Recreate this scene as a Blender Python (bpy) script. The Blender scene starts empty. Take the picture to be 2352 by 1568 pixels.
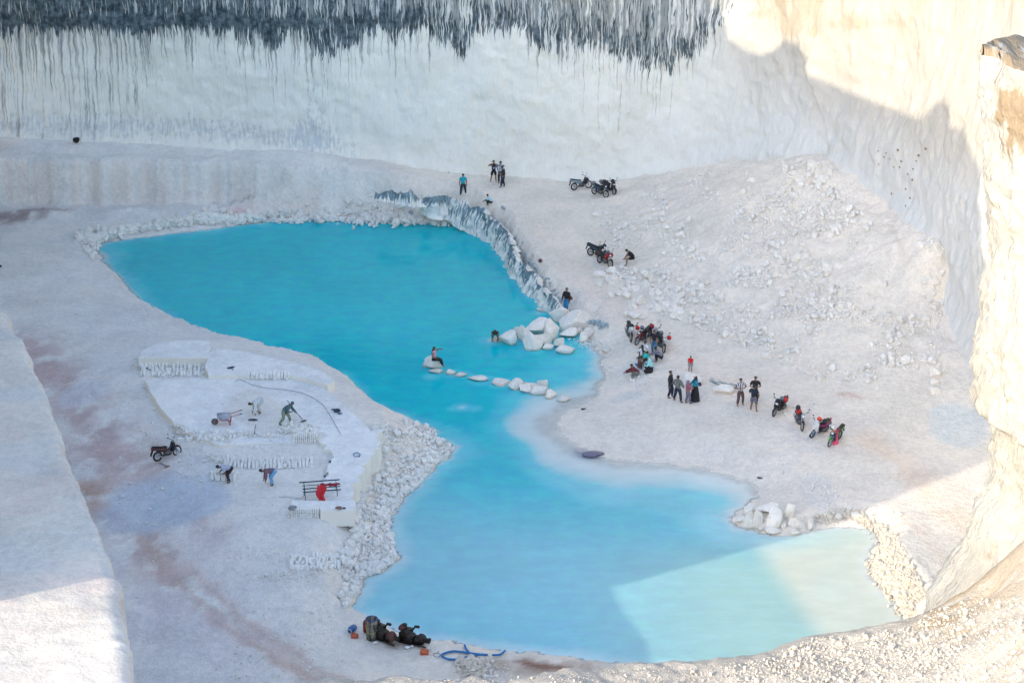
import bpy, bmesh, math, random
import numpy as np
from mathutils import Vector, Matrix
random.seed(7); rng = np.random.default_rng(7)
SC = bpy.context.scene; COL = SC.collection
R = math.radians
# ------------------------------------------------------------------ camera
CAMH = 52.0; FD = 4900.0; TH = math.atan(1949/4900.0)
CT, ST = math.cos(TH), math.sin(TH)
def ray(px, py):
    u = px-1176.0; v = py-784.0
    return np.array([u, FD*CT - v*ST, -(FD*ST + v*CT)])
def W(px, py, z=0.0):
    d = ray(px, py); t = (CAMH - z)/(-d[2]); return np.array([d[0]*t, d[1]*t, z])
def proj(x, y, z):
    zc = y*CT + (CAMH-z)*ST
    return 1176+FD*x/zc, 784+FD*((CAMH-z)*CT - y*ST)/zc
cam = bpy.data.cameras.new('camera'); co = bpy.data.objects.new('camera', cam); COL.objects.link(co)
cam.lens = 75; cam.sensor_width = 36; cam.clip_end = 2000; cam.clip_start = 1
co.location = (0, 0, CAMH); co.rotation_euler = (math.pi/2 - TH, 0, 0)
SC.camera = co
# ------------------------------------------------------------------ tags / linking
def tag(o, label=None, cat=None, group=None, kind=None):
    if label: o['label'] = label
    if cat: o['category'] = cat
    if group: o['group'] = group
    if kind: o['kind'] = kind
    return o
def empty(name, loc, rz=0, label=None, cat=None, group=None):
    o = bpy.data.objects.new(name, None); COL.objects.link(o); o.empty_display_size = .2
    o.location = loc; o.rotation_euler = (0, 0, rz)
    return tag(o, label, cat, group)
def link(name, me, mats=None, parent=None, smooth=True):
    o = bpy.data.objects.new(name, me); COL.objects.link(o)
    if mats is not None:
        for m in (mats if isinstance(mats, (list, tuple)) else [mats]): me.materials.append(m)
    if parent is not None: o.parent = parent
    if smooth: me.shade_smooth()
    else: me.shade_flat()
    return o
def np_mesh(name, V, F, attrs=None, uv=None):
    me = bpy.data.meshes.new(name)
    V = np.asarray(V, dtype=np.float32); F = np.asarray(F, dtype=np.int32)
    me.vertices.add(len(V)); me.vertices.foreach_set('co', V.ravel())
    k = F.shape[1]; me.loops.add(F.size); me.loops.foreach_set('vertex_index', F.ravel())
    me.polygons.add(len(F)); me.polygons.foreach_set('loop_start', np.arange(0, F.size, k, dtype=np.int32))
    me.polygons.foreach_set('loop_total', np.full(len(F), k, dtype=np.int32))
    me.update(calc_edges=True)
    for n, a in (attrs or {}).items():
        a = np.asarray(a, dtype=np.float32)
        if a.ndim == 1:
            at = me.attributes.new(n, 'FLOAT', 'POINT'); at.data.foreach_set('value', a)
        else:
            c4 = np.ones((len(a), 4), dtype=np.float32); c4[:, :3] = a
            at = me.attributes.new(n, 'FLOAT_COLOR', 'POINT'); at.data.foreach_set('color', c4.ravel())
    return me
def grid_faces(nr, nc):
    i = np.arange(nr-1)[:, None]*nc + np.arange(nc-1)[None, :]
    return np.stack([i, i+1, i+nc+1, i+nc], -1).reshape(-1, 4)
# ------------------------------------------------------------------ numpy noise
def _h(ix, iy, s):
    n = (ix*374761393 + iy*668265263 + s*974634777) & 0xffffffff
    n = ((n ^ (n >> 13))*1274126177) & 0xffffffff
    return ((n ^ (n >> 16)) & 0xffff)/65535.0
def vn(x, y, s=0):
    xi = np.floor(x).astype(np.int64); yi = np.floor(y).astype(np.int64)
    fx = x-xi; fy = y-yi; fx = fx*fx*(3-2*fx); fy = fy*fy*(3-2*fy)
    a = _h(xi, yi, s); b = _h(xi+1, yi, s); c = _h(xi, yi+1, s); d = _h(xi+1, yi+1, s)
    return (a*(1-fx)+b*fx)*(1-fy)+(c*(1-fx)+d*fx)*fy
def fbm(x, y, s=0, o=4, g=.5):
    r = 0; a = 1; t = 0
    for k in range(o):
        r = r + a*vn(x*2**k+k*17.3, y*2**k-k*9.1, s+k); t += a; a *= g
    return r/t-.5
def sst(a, b, x):
    t = np.clip((x-a)/(b-a), 0, 1); return t*t*(3-2*t)
# ------------------------------------------------------------------ polyline helpers
def pdist(X, Y, P, closed=False):
    best = np.full(X.shape, 1e9); P = np.asarray(P)
    n = len(P)
    for i in range(n if closed else n-1):
        a = P[i][:2]; b = P[(i+1) % n][:2]; d = b-a; L = (d@d)+1e-9
        t = np.clip(((X-a[0])*d[0]+(Y-a[1])*d[1])/L, 0, 1)
        best = np.minimum(best, np.hypot(X-a[0]-t*d[0], Y-a[1]-t*d[1]))
    return best
def inside(X, Y, P):
    r = np.zeros(X.shape, bool); n = len(P)
    for i in range(n):
        x1, y1 = P[i][:2]; x2, y2 = P[(i+1) % n][:2]
        c = ((y1 > Y) != (y2 > Y)) & (X < (x2-x1)*(Y-y1)/(y2-y1+1e-12)+x1)
        r ^= c
    return r
def rbf_fit(P, v):
    n = len(P); D = np.hypot(P[:, None, 0]-P[None, :, 0], P[:, None, 1]-P[None, :, 1])
    A = np.zeros((n+1, n+1)); A[:n, :n] = D - np.eye(n)*.02; A[:n, n] = 1; A[n, :n] = 1
    return np.linalg.solve(A, np.append(v, 0))
def rbf_eval(P, w, X, Y):
    out = np.full(X.shape, w[-1])
    for k in range(len(P)): out += w[k]*np.hypot(X-P[k, 0], Y-P[k, 1])
    return out
# ------------------------------------------------------------------ materials
MATS = {}
def nodes(name):
    m = bpy.data.materials.new(name); m.use_nodes = True; nt = m.node_tree; nt.nodes.clear()
    out = nt.nodes.new('ShaderNodeOutputMaterial'); bs = nt.nodes.new('ShaderNodeBsdfPrincipled')
    nt.links.new(bs.outputs[0], out.inputs[0]); return m, nt, bs
def nn(nt, t, **kw):
    n = nt.nodes.new(t)
    for k, v in kw.items():
        if k in ('operation', 'blend_type', 'data_type', 'attribute_name', 'noise_dimensions', 'feature', 'distance', 'interpolation_type', 'clamp'): setattr(n, k, v)
        else: n.inputs[k].default_value = v
    return n
def rgbmix(nt, fac, a, b, mode='MIX'):
    n = nt.nodes.new('ShaderNodeMix'); n.data_type = 'RGBA'; n.blend_type = mode
    for s, v in ((n.inputs[0], fac), (n.inputs[6], a), (n.inputs[7], b)):
        if hasattr(v, 'is_linked') or isinstance(v, bpy.types.NodeSocket): nt.links.new(v, s)
        elif isinstance(v, (int, float)): s.default_value = v
        else: s.default_value = (*v, 1)
    return n.outputs[2]
def math_(nt, op, a, b=0.0, c=None, clamp=False):
    n = nt.nodes.new('ShaderNodeMath'); n.operation = op; n.use_clamp = clamp
    for i, v in enumerate((a, b) if c is None else (a, b, c)):
        if isinstance(v, bpy.types.NodeSocket): nt.links.new(v, n.inputs[i])
        else: n.inputs[i].default_value = v
    return n.outputs[0]
def maprange(nt, x, a, b, c=0.0, d=1.0, smooth=True):
    n = nt.nodes.new('ShaderNodeMapRange')
    if smooth: n.interpolation_type = 'SMOOTHSTEP'
    for i, v in enumerate((x, a, b, c, d)):
        if isinstance(v, bpy.types.NodeSocket): nt.links.new(v, n.inputs[i])
        else: n.inputs[i].default_value = v
    return n.outputs[0]
def noise(nt, vec, scale, detail=4, rough=.55, stretch=None):
    if stretch is not None:
        mp = nt.nodes.new('ShaderNodeMapping'); nt.links.new(vec, mp.inputs[0]); mp.inputs['Scale'].default_value = stretch; vec = mp.outputs[0]
    n = nt.nodes.new('ShaderNodeTexNoise'); nt.links.new(vec, n.inputs['Vector'])
    n.inputs['Scale'].default_value = scale; n.inputs['Detail'].default_value = detail; n.inputs['Roughness'].default_value = rough
    return n.outputs[0]
def pm(name, col, rough=.6, metal=0.0, var=.18, scale=9.0, bump=0.0):
    if name in MATS: return MATS[name]
    m, nt, bs = nodes(name)
    tc = nt.nodes.new('ShaderNodeTexCoord')
    n = noise(nt, tc.outputs['Object'], scale)
    f = maprange(nt, n, .3, .7, 1-var, 1+var)
    cc = nt.nodes.new('ShaderNodeVectorMath'); cc.operation = 'SCALE'; cc.inputs[0].default_value = col
    nt.links.new(f, cc.inputs['Scale']); nt.links.new(cc.outputs[0], bs.inputs['Base Color'])
    bs.inputs['Roughness'].default_value = rough; bs.inputs['Metallic'].default_value = metal
    if bump:
        b = nt.nodes.new('ShaderNodeBump'); b.inputs['Strength'].default_value = bump; b.inputs['Distance'].default_value = .02
        nt.links.new(n, b.inputs['Height']); nt.links.new(b.outputs[0], bs.inputs['Normal'])
    MATS[name] = m; return m
CHALK = (.89, .845, .785)
def chalk_mat(name, base=CHALK, attr=None, fine=1.0, cream=0.0, bumpd=.05, streak=False, spec=.25):
    """limestone: optional per-vertex tint, grime speckle, cream on freshly sawn upright faces"""
    m, nt, bs = nodes(name)
    tc = nt.nodes.new('ShaderNodeTexCoord'); vec = tc.outputs['Object']
    a = noise(nt, vec, .35*fine, 5, .6); b = noise(nt, vec, 3.0*fine, 6, .65); c = noise(nt, vec, 11*fine, 4, .6)
    k = math_(nt, 'ADD', math_(nt, 'MULTIPLY', maprange(nt, a, .3, .7, -.09, .05), 1.0), maprange(nt, b, .3, .75, -.10, .06))
    k = math_(nt, 'ADD', k, maprange(nt, c, .36, .66, -.07, .04))
    k = math_(nt, 'ADD', k, 1.0)
    col = nt.nodes.new('ShaderNodeVectorMath'); col.operation = 'SCALE'; col.inputs[0].default_value = base
    nt.links.new(k, col.inputs['Scale']); cs = col.outputs[0]
    cs = rgbmix(nt, maprange(nt, a, .48, .75, 0, .35), cs, tuple(x*y for x, y in zip(base, (1.0, .93, .87))))
    if attr:
        at = nt.nodes.new('ShaderNodeAttribute'); at.attribute_name = attr
        cs = rgbmix(nt, 1.0, cs, at.outputs['Color'], 'MULTIPLY')
    if cream:
        g = nt.nodes.new('ShaderNodeNewGeometry'); sx = nt.nodes.new('ShaderNodeSeparateXYZ'); nt.links.new(g.outputs['Normal'], sx.inputs[0])
        f = maprange(nt, math_(nt, 'ABSOLUTE', sx.outputs[2]), .3, .8, cream, 0)
        cs = rgbmix(nt, f, cs, (.86, .79, .67))
    nt.links.new(cs, bs.inputs['Base Color']); bs.inputs['Roughness'].default_value = .92
    bs.inputs['Specular IOR Level'].default_value = spec
    h = math_(nt, 'ADD', math_(nt, 'MULTIPLY', b, 1.0), math_(nt, 'MULTIPLY', c, .45))
    bp = nt.nodes.new('ShaderNodeBump'); bp.inputs['Strength'].default_value = 1.0; bp.inputs['Distance'].default_value = bumpd
    nt.links.new(h, bp.inputs['Height']); nt.links.new(bp.outputs[0], bs.inputs['Normal'])
    return m
def wall_mat(name, bd=.14, bc=((.90, .87, .775), (.84, .81, .735)), dark=(.016, .034, .045), mid=(.16, .21, .235), warmc=(.50, .42, .31)):
    """quarry face: vertical streaks keyed by per-vertex thresholds stored on the mesh (thr: dark lichen, warm: ochre)"""
    m, nt, bs = nodes(name)
    uv = nt.nodes.new('ShaderNodeUVMap'); uv.uv_map = 'sz'; vec = uv.outputs[0]
    tc = nt.nodes.new('ShaderNodeTexCoord')
    def at(n):
        a = nt.nodes.new('ShaderNodeAttribute'); a.attribute_name = n; return a.outputs['Fac']
    wob = noise(nt, vec, .7, 3, .5)
    cx = nt.nodes.new('ShaderNodeCombineXYZ'); nt.links.new(math_(nt, 'MULTIPLY', wob, .42), cx.inputs[0])
    va = nt.nodes.new('ShaderNodeVectorMath'); va.operation = 'ADD'; nt.links.new(vec, va.inputs[0]); nt.links.new(cx.outputs[0], va.inputs[1]); wv = va.outputs[0]
    s1 = noise(nt, wv, 1.0, 2, .5, (7.5, .50, 1)); s2 = noise(nt, wv, 1.0, 3, .6, (1.0, .35, 1)); s3 = noise(nt, wv, 1.0, 2, .6, (16, 1.3, 1)); dl = noise(nt, wv, 1.0, 2, .5, (4.2, .10, 1))
    st = math_(nt, 'ADD', math_(nt, 'MULTIPLY', s1, .55), math_(nt, 'ADD', math_(nt, 'MULTIPLY', s2, .2), math_(nt, 'MULTIPLY', s3, .25)))
    thr = at('thr'); warm = at('warm')
    dk = maprange(nt, math_(nt, 'SUBTRACT', st, thr), -.018, .04, 0, .93)
    dp = maprange(nt, math_(nt, 'SUBTRACT', math_(nt, 'ADD', math_(nt, 'MULTIPLY', dl, .75), math_(nt, 'MULTIPLY', s3, .25)), at('drp')), -.04, .10, 0, .75)
    hz = noise(nt, wv, 1.0, 3, .6, (2.6, .8, 1))
    lgt = noise(nt, vec, 2.4, 5, .6); big = noise(nt, vec, .28, 4, .6); fine = noise(nt, wv, 1.0, 4, .6, (5, .9, 1))
    base = rgbmix(nt, maprange(nt, big, .35, .7, 0, 1), *bc)
    base = rgbmix(nt, at('right_shade'), base, (.64, .635, .615))  # darker tone painted on the right wall to hold down bounced sunlight
    base = rgbmix(nt, at('cream'), base, (.54, .485, .41))  # weathered cream, also darkened where the sun falls so it keeps tone
    base = rgbmix(nt, maprange(nt, lgt, .5, .8, 0, .30), base, (.66, .60, .52))
    base = rgbmix(nt, maprange(nt, fine, .52, .8, 0, .28), base, (.66, .64, .60))
    base = rgbmix(nt, math_(nt, 'MULTIPLY', at('wash'), maprange(nt, math_(nt, 'ADD', math_(nt, 'MULTIPLY', big, .5), math_(nt, 'MULTIPLY', fine, .5)), .36, .6, .15, .9)), base, (.36, .42, .45))
    gry = maprange(nt, math_(nt, 'SUBTRACT', math_(nt, 'ADD', math_(nt, 'MULTIPLY', fine, .6), math_(nt, 'MULTIPLY', lgt, .4)), at('grey')), -.07, .15, 0, .6)
    base = rgbmix(nt, gry, base, (.42, .47, .52))
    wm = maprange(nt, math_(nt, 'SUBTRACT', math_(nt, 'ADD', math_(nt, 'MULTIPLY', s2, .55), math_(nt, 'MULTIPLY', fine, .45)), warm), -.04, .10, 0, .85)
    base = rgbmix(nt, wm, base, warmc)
    dcol = rgbmix(nt, maprange(nt, math_(nt, 'ADD', math_(nt, 'MULTIPLY', hz, .5), math_(nt, 'MULTIPLY', lgt, .5)), .40, .66, 0, 1), dark, mid)
    cs = rgbmix(nt, dk, rgbmix(nt, dp, base, (.19, .20, .195)), dcol)
    nt.links.new(cs, bs.inputs['Base Color']); bs.inputs['Roughness'].default_value = .93; bs.inputs['Specular IOR Level'].default_value = .2
    h = math_(nt, 'ADD', math_(nt, 'MULTIPLY', lgt, .5), math_(nt, 'ADD', math_(nt, 'MULTIPLY', fine, .7), math_(nt, 'MULTIPLY', s3, .25)))
    bp = nt.nodes.new('ShaderNodeBump'); bp.inputs['Strength'].default_value = 1; bp.inputs['Distance'].default_value = bd
    nt.links.new(h, bp.inputs['Height']); nt.links.new(bp.outputs[0], bs.inputs['Normal'])
    return m
M_ground = chalk_mat('chalk_ground', attr='tint', bumpd=.13)
M_stone = chalk_mat('loose_chalk', base=(.86, .825, .77), fine=1.4, bumpd=.03)
M_boulder = chalk_mat('boulder_chalk', base=(.90, .845, .765), fine=.9, bumpd=.05)
def wetline(m):
    nt = m.node_tree; bs = [n for n in nt.nodes if n.type == 'BSDF_PRINCIPLED'][0]; src = bs.inputs['Base Color'].links[0].from_socket
    g = nt.nodes.new('ShaderNodeNewGeometry'); sx = nt.nodes.new('ShaderNodeSeparateXYZ'); nt.links.new(g.outputs['Position'], sx.inputs[0])
    nt.links.new(rgbmix(nt, maprange(nt, sx.outputs[2], .05, .20, .75, 0), src, (.46, .43, .34)), bs.inputs['Base Color'])
wetline(M_boulder)
M_cut = chalk_mat('sawn_chalk', base=(.86, .84, .81), fine=.5, cream=.8, bumpd=.012)
M_brick = chalk_mat('cut_block_chalk', base=(.92, .90, .85), fine=2, bumpd=.01)
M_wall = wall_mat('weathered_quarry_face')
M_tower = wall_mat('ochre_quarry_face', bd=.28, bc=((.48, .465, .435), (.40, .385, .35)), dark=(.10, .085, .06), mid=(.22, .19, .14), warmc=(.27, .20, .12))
# ------------------------------------------------------------------ the pool outline (traced where the water meets the ground)
SHORE = [(218,575),(232,558),(300,548),(400,535),(470,527),(560,515),(640,508),(760,505),(880,506),(1000,508),(1080,513),(1120,530),(1150,545),(1163,575),(1187,607),(1218,643),(1248,678),(1270,705),(1300,722),(1335,745),(1350,770),(1368,795),(1384,815),(1392,860),(1380,905),(1345,928),(1308,945),(1285,968),(1292,996),(1330,1024),(1375,1044),(1435,1057),(1520,1064),(1600,1072),(1680,1088),(1730,1108),(1748,1140),(1712,1165),(1680,1188),(1700,1208),(1760,1224),(1830,1228),(1890,1214),(1950,1208),(2000,1213),(2019,1225),(2024,1252),(1992,1286),(2007,1321),(2034,1352),(2062,1376),(2069,1403),(2076,1430),(2100,1480),(2000,1545),(1800,1575),(1650,1568),(1580,1545),(1500,1530),(1400,1522),(1330,1512),(1200,1500),(1100,1487),(1000,1476),(930,1462),(880,1440),(850,1422),(822,1412),(803,1396),(808,1376),(826,1352),(834,1330),(872,1314),(908,1290),(904,1250),(890,1220),(895,1185),(920,1150),(960,1120),(982,1086),(1003,1066),(1043,1036),(1036,1022),(1002,1008),(985,1000),(1003,992),(970,975),(930,958),(880,942),(842,925),(820,890),(780,860),(732,842),(640,824),(560,800),(480,778),(400,740),(340,703),(290,660),(260,625),(235,600)]
SW = np.array([W(a, b, 0) for a, b in SHORE])
CTRL = [(-400,330,4.8),(0,330,4.8),(200,325,4.8),(400,325,4.6),(600,335,4.3),(800,362,3.7),(950,380,3.1),(1053,390,2.7),(1130,397,2.5),(1290,406,2.3),(1400,416,2.4),(1250,440,2.25),(1390,445,2.3),
 (-400,362,4.6),(0,362,4.6),(200,362,4.5),(400,366,4.3),(600,376,4.0),(720,388,3.7),(800,400,3.4),(870,416,3.0),(930,430,2.7),(1000,442,2.4),(1060,455,2.2),(1110,475,2.0),(1150,500,1.9),(1180,550,1.8),(1215,595,1.6),(1260,645,1.3),(1300,690,1.1),(1350,735,1.0),
 (-400,472,1),(0,475,1),(200,475,1),(400,473,1),(600,472,1),(720,474,.95),(800,478,.9),(870,484,.9),(930,488,.9),(980,490,.9),(1030,494,1.0),
 (1250,500,2.0),(1300,560,1.8),(1330,640,1.5),(1400,700,1.3),(1450,760,1.1),(1560,800,1.1),(1500,850,.8),(1420,800,.7),(1420,860,.45),(1400,930,.3),(1550,920,.8),(1700,900,1.2),(1500,1000,.4),(1350,980,.15),(1420,1040,.1),(1650,1010,.8),(1600,1060,.2),(1750,1060,.7),(1780,1130,.5),(1800,900,1.3),(1900,960,1.3),(1900,1060,1.1),(2000,1000,1.3),(2100,930,1.5),(2200,940,1.6),(2150,1000,1.3),(2250,1050,1.2),(2050,1100,1.1),(1850,1150,.6),(1950,1170,.9),(2120,1200,.9),(2190,1260,1.0),(2040,1230,1.5),(2070,1290,1.7),(2090,1350,1.7),(2110,1390,1.6),(2150,1330,.9),
 (1370,480,2.2),(1400,540,1.9),(1420,600,1.7),(1450,680,1.6),(1530,738,1.4),(1640,765,1.4),(1750,810,1.5),(1850,860,1.5),(2000,915,1.6),(2130,905,1.7),
 (1480,440,3.0),(1600,430,4.5),(1700,405,6.2),(1800,385,7.5),(1900,380,8.3),(1600,560,3.8),(1700,500,5.2),(1720,470,5.9),(1800,500,5.6),(1780,600,4.5),(1700,680,2.8),(1550,640,2.5),(1500,560,2.6),(1850,700,3.3),(1900,600,5),(1980,520,6.6),(2080,530,7.2),(2150,560,7.5),(2165,700,4),(2050,650,4.8),(1950,750,3.2),(2050,800,2.6),(2150,800,2.8),(2000,860,2),
 (-300,560,1.2),(0,560,1.2),(0,700,1.2),(150,600,1.0),(200,540,.9),(400,500,.85),(700,492,.8),(950,495,.8),(1050,500,.8),(120,720,1.3),(250,700,1.2),(200,850,1.4),(300,780,1.5),(400,785,1.9),(330,870,2.1),(450,770,1.4),(600,813,1.4),(750,852,1.7),(830,912,2),(250,1000,1.5),(350,1000,1.8),(400,1060,2.1),(300,1150,1.4),(450,1150,1.9),(500,1260,2.0),(650,1280,2.1),(760,1300,2.1),(400,1300,1.3),(350,1450,1),(500,1400,1.2),(600,1500,.9),(780,1380,1.0),(700,1400,1.2),(780,1450,.7),(820,1480,.6),(900,1500,.5),(1000,1510,.5),(1150,1520,.6),(1300,1530,.6),(400,1560,.9),(650,1560,.8),
 (550,1060,2.3),(600,1130,2.3),(550,1200,2.3),(700,1050,2.3),(780,1150,2.3),(780,1230,2.3),(800,1000,2.4),(700,950,2.4),(500,950,2.4),(450,900,2.3),(600,880,2.4),(815,1100,2.3),(860,1000,2.2),(808,1180,2.2),(806,1250,2.1)]
CW = np.array([W(*c) for c in CTRL])
_w = rbf_fit(CW[:, :2], CW[:, 2])
STEP = .21
gx = np.arange(-66, 46, STEP); gy = np.arange(63, 167, STEP)
GX, GY = np.meshgrid(gx, gy)
base = np.clip(rbf_eval(CW[:, :2], _w, GX, GY), -.5, 9)
wx = fbm(GX*.9, GY*.9, 60, 3)*.9; wy = fbm(GX*.9+40, GY*.9, 61, 3)*.9
wx2 = wx*.45+fbm(GX*2.6, GY*2.6, 66, 3)*.55; wy2 = wy*.45+fbm(GX*2.6+9, GY*2.6, 67, 3)*.55
sd = pdist(GX+wx2, GY+wy2, SW, True); ins = inside(GX+wx2, GY+wy2, SW)
sd = np.where(ins, -sd, sd)
# how wide the bank is between the water and the level above it, and how fast the bed drops
def idw(P, vals, X, Y, p=3):
    num = 0; den = 0
    for (a, b), v in zip(P, vals):
        q = 1/(np.hypot(X-a, Y-b)**p+.01); num = num+q*v; den = den+q
    return num/den
BK = [(300,540,1.6,.5),(700,500,1.6,.6),(1000,505,1.6,.6),(1110,520,.7,.6),(1160,575,.7,.5),(1230,660,.7,.35),(1330,745,1.2,.5),(1390,850,2.5,.12),(1385,900,3,.06),(1300,925,3,.035),(1232,975,3,.03),(1335,1046,3,.035),(1420,1058,3,.04),(1500,1064,2,.05),(1600,1075,2,.06),(1700,1095,2,.07),(1690,1190,1.2,.25),(1830,1228,1.2,.35),(2000,1225,1.4,.22),(2030,1350,1.6,.15),(2080,1440,1.6,.15),(1800,1575,1.5,.3),(1330,1512,1.2,.7),(1000,1476,1,.7),(822,1412,1.0,.7),(870,1314,3.2,.6),(895,1200,3.6,.6),(960,1120,4.2,.6),(1040,1030,3.8,.35),(940,962,2.6,.7),(842,925,1.2,.9),(640,824,.8,.9),(400,740,.8,.8),(260,625,.9,.45),(222,580,1.4,.25)]
bp_ = [tuple(W(a, b, 0)[:2]) for a, b, _, _ in BK]
bw = idw(bp_, [b[2] for b in BK], GX, GY); bs_ = idw(bp_, [b[3] for b in BK], GX, GY, 4)
rise = np.clip(sd/bw, 0, 1)
H = np.where(sd > 0, base*rise**.85, 0)
BE = np.array([W(a, b, z) for a, b, z in [(-500,362,4.6),(0,362,4.6),(200,362,4.5),(400,366,4.3),(600,376,4.0),(720,388,3.7),(800,400,3.4),(880,420,3.0)]])
yed = np.interp(GX, BE[:, 0], BE[:, 1]); ztop = np.interp(GX, BE[:, 0], BE[:, 2]); dE = yed-GY + fbm(GX*.7, GY*0, 95, 4)*.7+fbm(GX*3, GY*0, 97, 2)*.25
bm_ = sst(BE[-1, 0]+.5, BE[-1, 0]-1.5, GX)
foot = np.minimum(base, 1.02+.10*vn(GX*.8, GY*.8, 3)); stepH = np.where(dE < 0, np.maximum(base, ztop), foot+(ztop-foot)*(1-sst(0, 1.05, dE)**.8))
stepH = np.where(dE < 2.6, stepH, base); H = np.where((sd > bw) & (dE > -1.2), H*(1-bm_)+stepH*bm_, H)
n1 = fbm(GX*.16, GY*.16, 1, 3); n2 = fbm(GX*.8, GY*.8, 2, 4); n3 = fbm(GX*2.1, GY*2.1, 5, 3)
PLAT = np.array([W(a, b, 2.4) for a, b in [(322,830),(400,782),(480,786),(600,818),(735,848),(800,890),(850,950),(872,985),(848,1050),(812,1100),(812,1265),(600,1262),(500,1255),(485,1150),(480,1050),(405,990),(350,930)]])
pin = inside(GX, GY, PLAT); pd = pdist(GX, GY, PLAT, True); plat = np.where(pin, sst(0, .8, pd), 0)
tal = sst(1.9, 3.2, base)*sst(112, 120, GY)*sst(4, 7, GX)
amp = np.clip(sd/1.5, 0, 1)*(1-plat*.93)
n4 = vn(GX*3.1, GY*3.1, 8); n3 = n3 + (n4-.5)*.5
leftn = sst(0, 12, -GX)*sst(125, 110, GY)
H = H + amp*(n1*.35 + n2*(.15+.42*tal+.10*leftn) + n3*(.06+.17*tal+.05*leftn))
# foreground stops under the spur; the bed falls away from the shore
bed = -np.minimum(np.clip(-sd, 0, None)*bs_*1.1 + .02, 4.0)
H = np.where(sd > 0, np.maximum(H, .02+.05*np.clip(sd, 0, 1)), bed)
# submerged stones read as pale patches
def dome(px, py, r, top):
    global H
    c = W(px, py, 0); d = np.hypot((GX-c[0]), (GY-c[1])*1.0)
    H = np.where(sd < 0, np.maximum(H, top-(d/r)**2*1.3), H)
for a in [(1062,935,1.1,-.10),(1090,938,.9,-.25),(1045,938,.9,-.35),(990,865,1.0,-.22),(1000,845,1.3,-.2),(1040,858,1.4,-.25),(1065,860,1.2,-.28),(1105,872,1.5,-.22),(1150,880,1.3,-.15),(1200,893,1.5,-.12),(1245,905,1.4,-.1),(1130,782,1.3,-.1),(1185,780,1.6,-.15),(1238,718,1.0,-.1),(1245,703,.8,-.18),(1200,648,.7,-.12),(1205,660,.9,-.2),(1640,1185,1,-.2),(1625,1170,.8,-.25),(1230,800,2,-.35),(1300,802,2,-.2)]: dome(*a)
def Hs(x, y):
    fx = (np.asarray(x, float)-gx[0])/STEP; fy = (np.asarray(y, float)-gy[0])/STEP
    fx = np.clip(fx, 0, len(gx)-1.01); fy = np.clip(fy, 0, len(gy)-1.01)
    i = fx.astype(int); j = fy.astype(int); a = fx-i; b = fy-j
    return (H[j, i]*(1-a)+H[j, i+1]*a)*(1-b)+(H[j+1, i]*(1-a)+H[j+1, i+1]*a)*b
SLABS = []          # (polygon, z, bounds)
gx0, gy0, NXX, NYY, HL = float(gx[0]), float(gy[0]), len(gx), len(gy), H.tolist()
def gz(x, y, water=True):
    fx = min(max((x-gx0)/STEP, 0), NXX-1.01); fy = min(max((y-gy0)/STEP, 0), NYY-1.01); i = int(fx); j = int(fy); a = fx-i; b = fy-j
    r0 = HL[j]; r1 = HL[j+1]; z = (r0[i]*(1-a)+r0[i+1]*a)*(1-b)+(r1[i]*(1-a)+r1[i+1]*a)*b
    for P, zz, bb in SLABS:
        if zz > z and bb[0] < x < bb[1] and bb[2] < y < bb[3]:
            c = False; n = len(P)
            for k in range(n):
                x1, y1 = P[k]; x2, y2 = P[(k+1) % n]
                if (y1 > y) != (y2 > y) and x < (x2-x1)*(y-y1)/(y2-y1)+x1: c = not c
            if c: z = zz
    return max(z, 0.0) if water else z
def G(px, py, water=True):
    d = ray(px, py); lo = 40/(-d[2])
    t = lo; st = .35/abs(d[2]); dx, dy, dz = map(float, d)
    while CAMH+dz*t > gz(dx*t, dy*t, water) and CAMH+dz*t > -3: t += st
    a, b = t-st, t
    for _ in range(9):
        m = (a+b)/2
        if CAMH+dz*m > gz(dx*m, dy*m, water): a = m
        else: b = m
    return Vector((dx*b, dy*b, CAMH+dz*b))
# ------------------------------------------------------------------ ground colours (dust, tyre tracks, rust-coloured clay, bluish shade on the left)
tint = np.ones(GX.shape+(3,))
def blend(mask, c):
    global tint
    tint = tint*(1-mask[..., None]) + np.array(c)*mask[..., None]
pn = fbm(GX*.35, GY*.35, 31, 4)+.5; pn2 = fbm(GX*1.1, GY*.7, 35, 4)+.5
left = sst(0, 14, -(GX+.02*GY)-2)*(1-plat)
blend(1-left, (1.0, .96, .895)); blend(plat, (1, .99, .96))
blend(left*.15+left*sst(.35, .65, pn)*.4, (.91, .935, .99))  # lavender of the sky-lit shade put into the left floor tint
blend((1-left)*sst(.45, .75, pn)*.35, (1.0, .935, .91))
fc = sst(-.1, .15, dE)*sst(1.6, 1.1, dE)*bm_
blend(fc*.8, (1.0, 1.0, .99)); blend(fc*sst(.5, .75, vn(GX*2.3, GY*0, 301)*.6+vn(GX*.5, GY*.3, 302)*.5)*.35, (.95, .80, .72)); blend(bm_*sst(.1, -.3, dE)*.5, (1., 1., .99))
bsh = np.exp(-(pdist(GX, GY, np.array([W(1380, 900, 0), W(1300, 960, 0), W(1420, 1055, 0), W(1600, 1078, 0), W(1730, 1120, 0)]))/4)**2); blend(bsh*.6, (1.0, .97, .93))
blend(plat*.85, (1.0, 1.0, 1.0))
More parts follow.
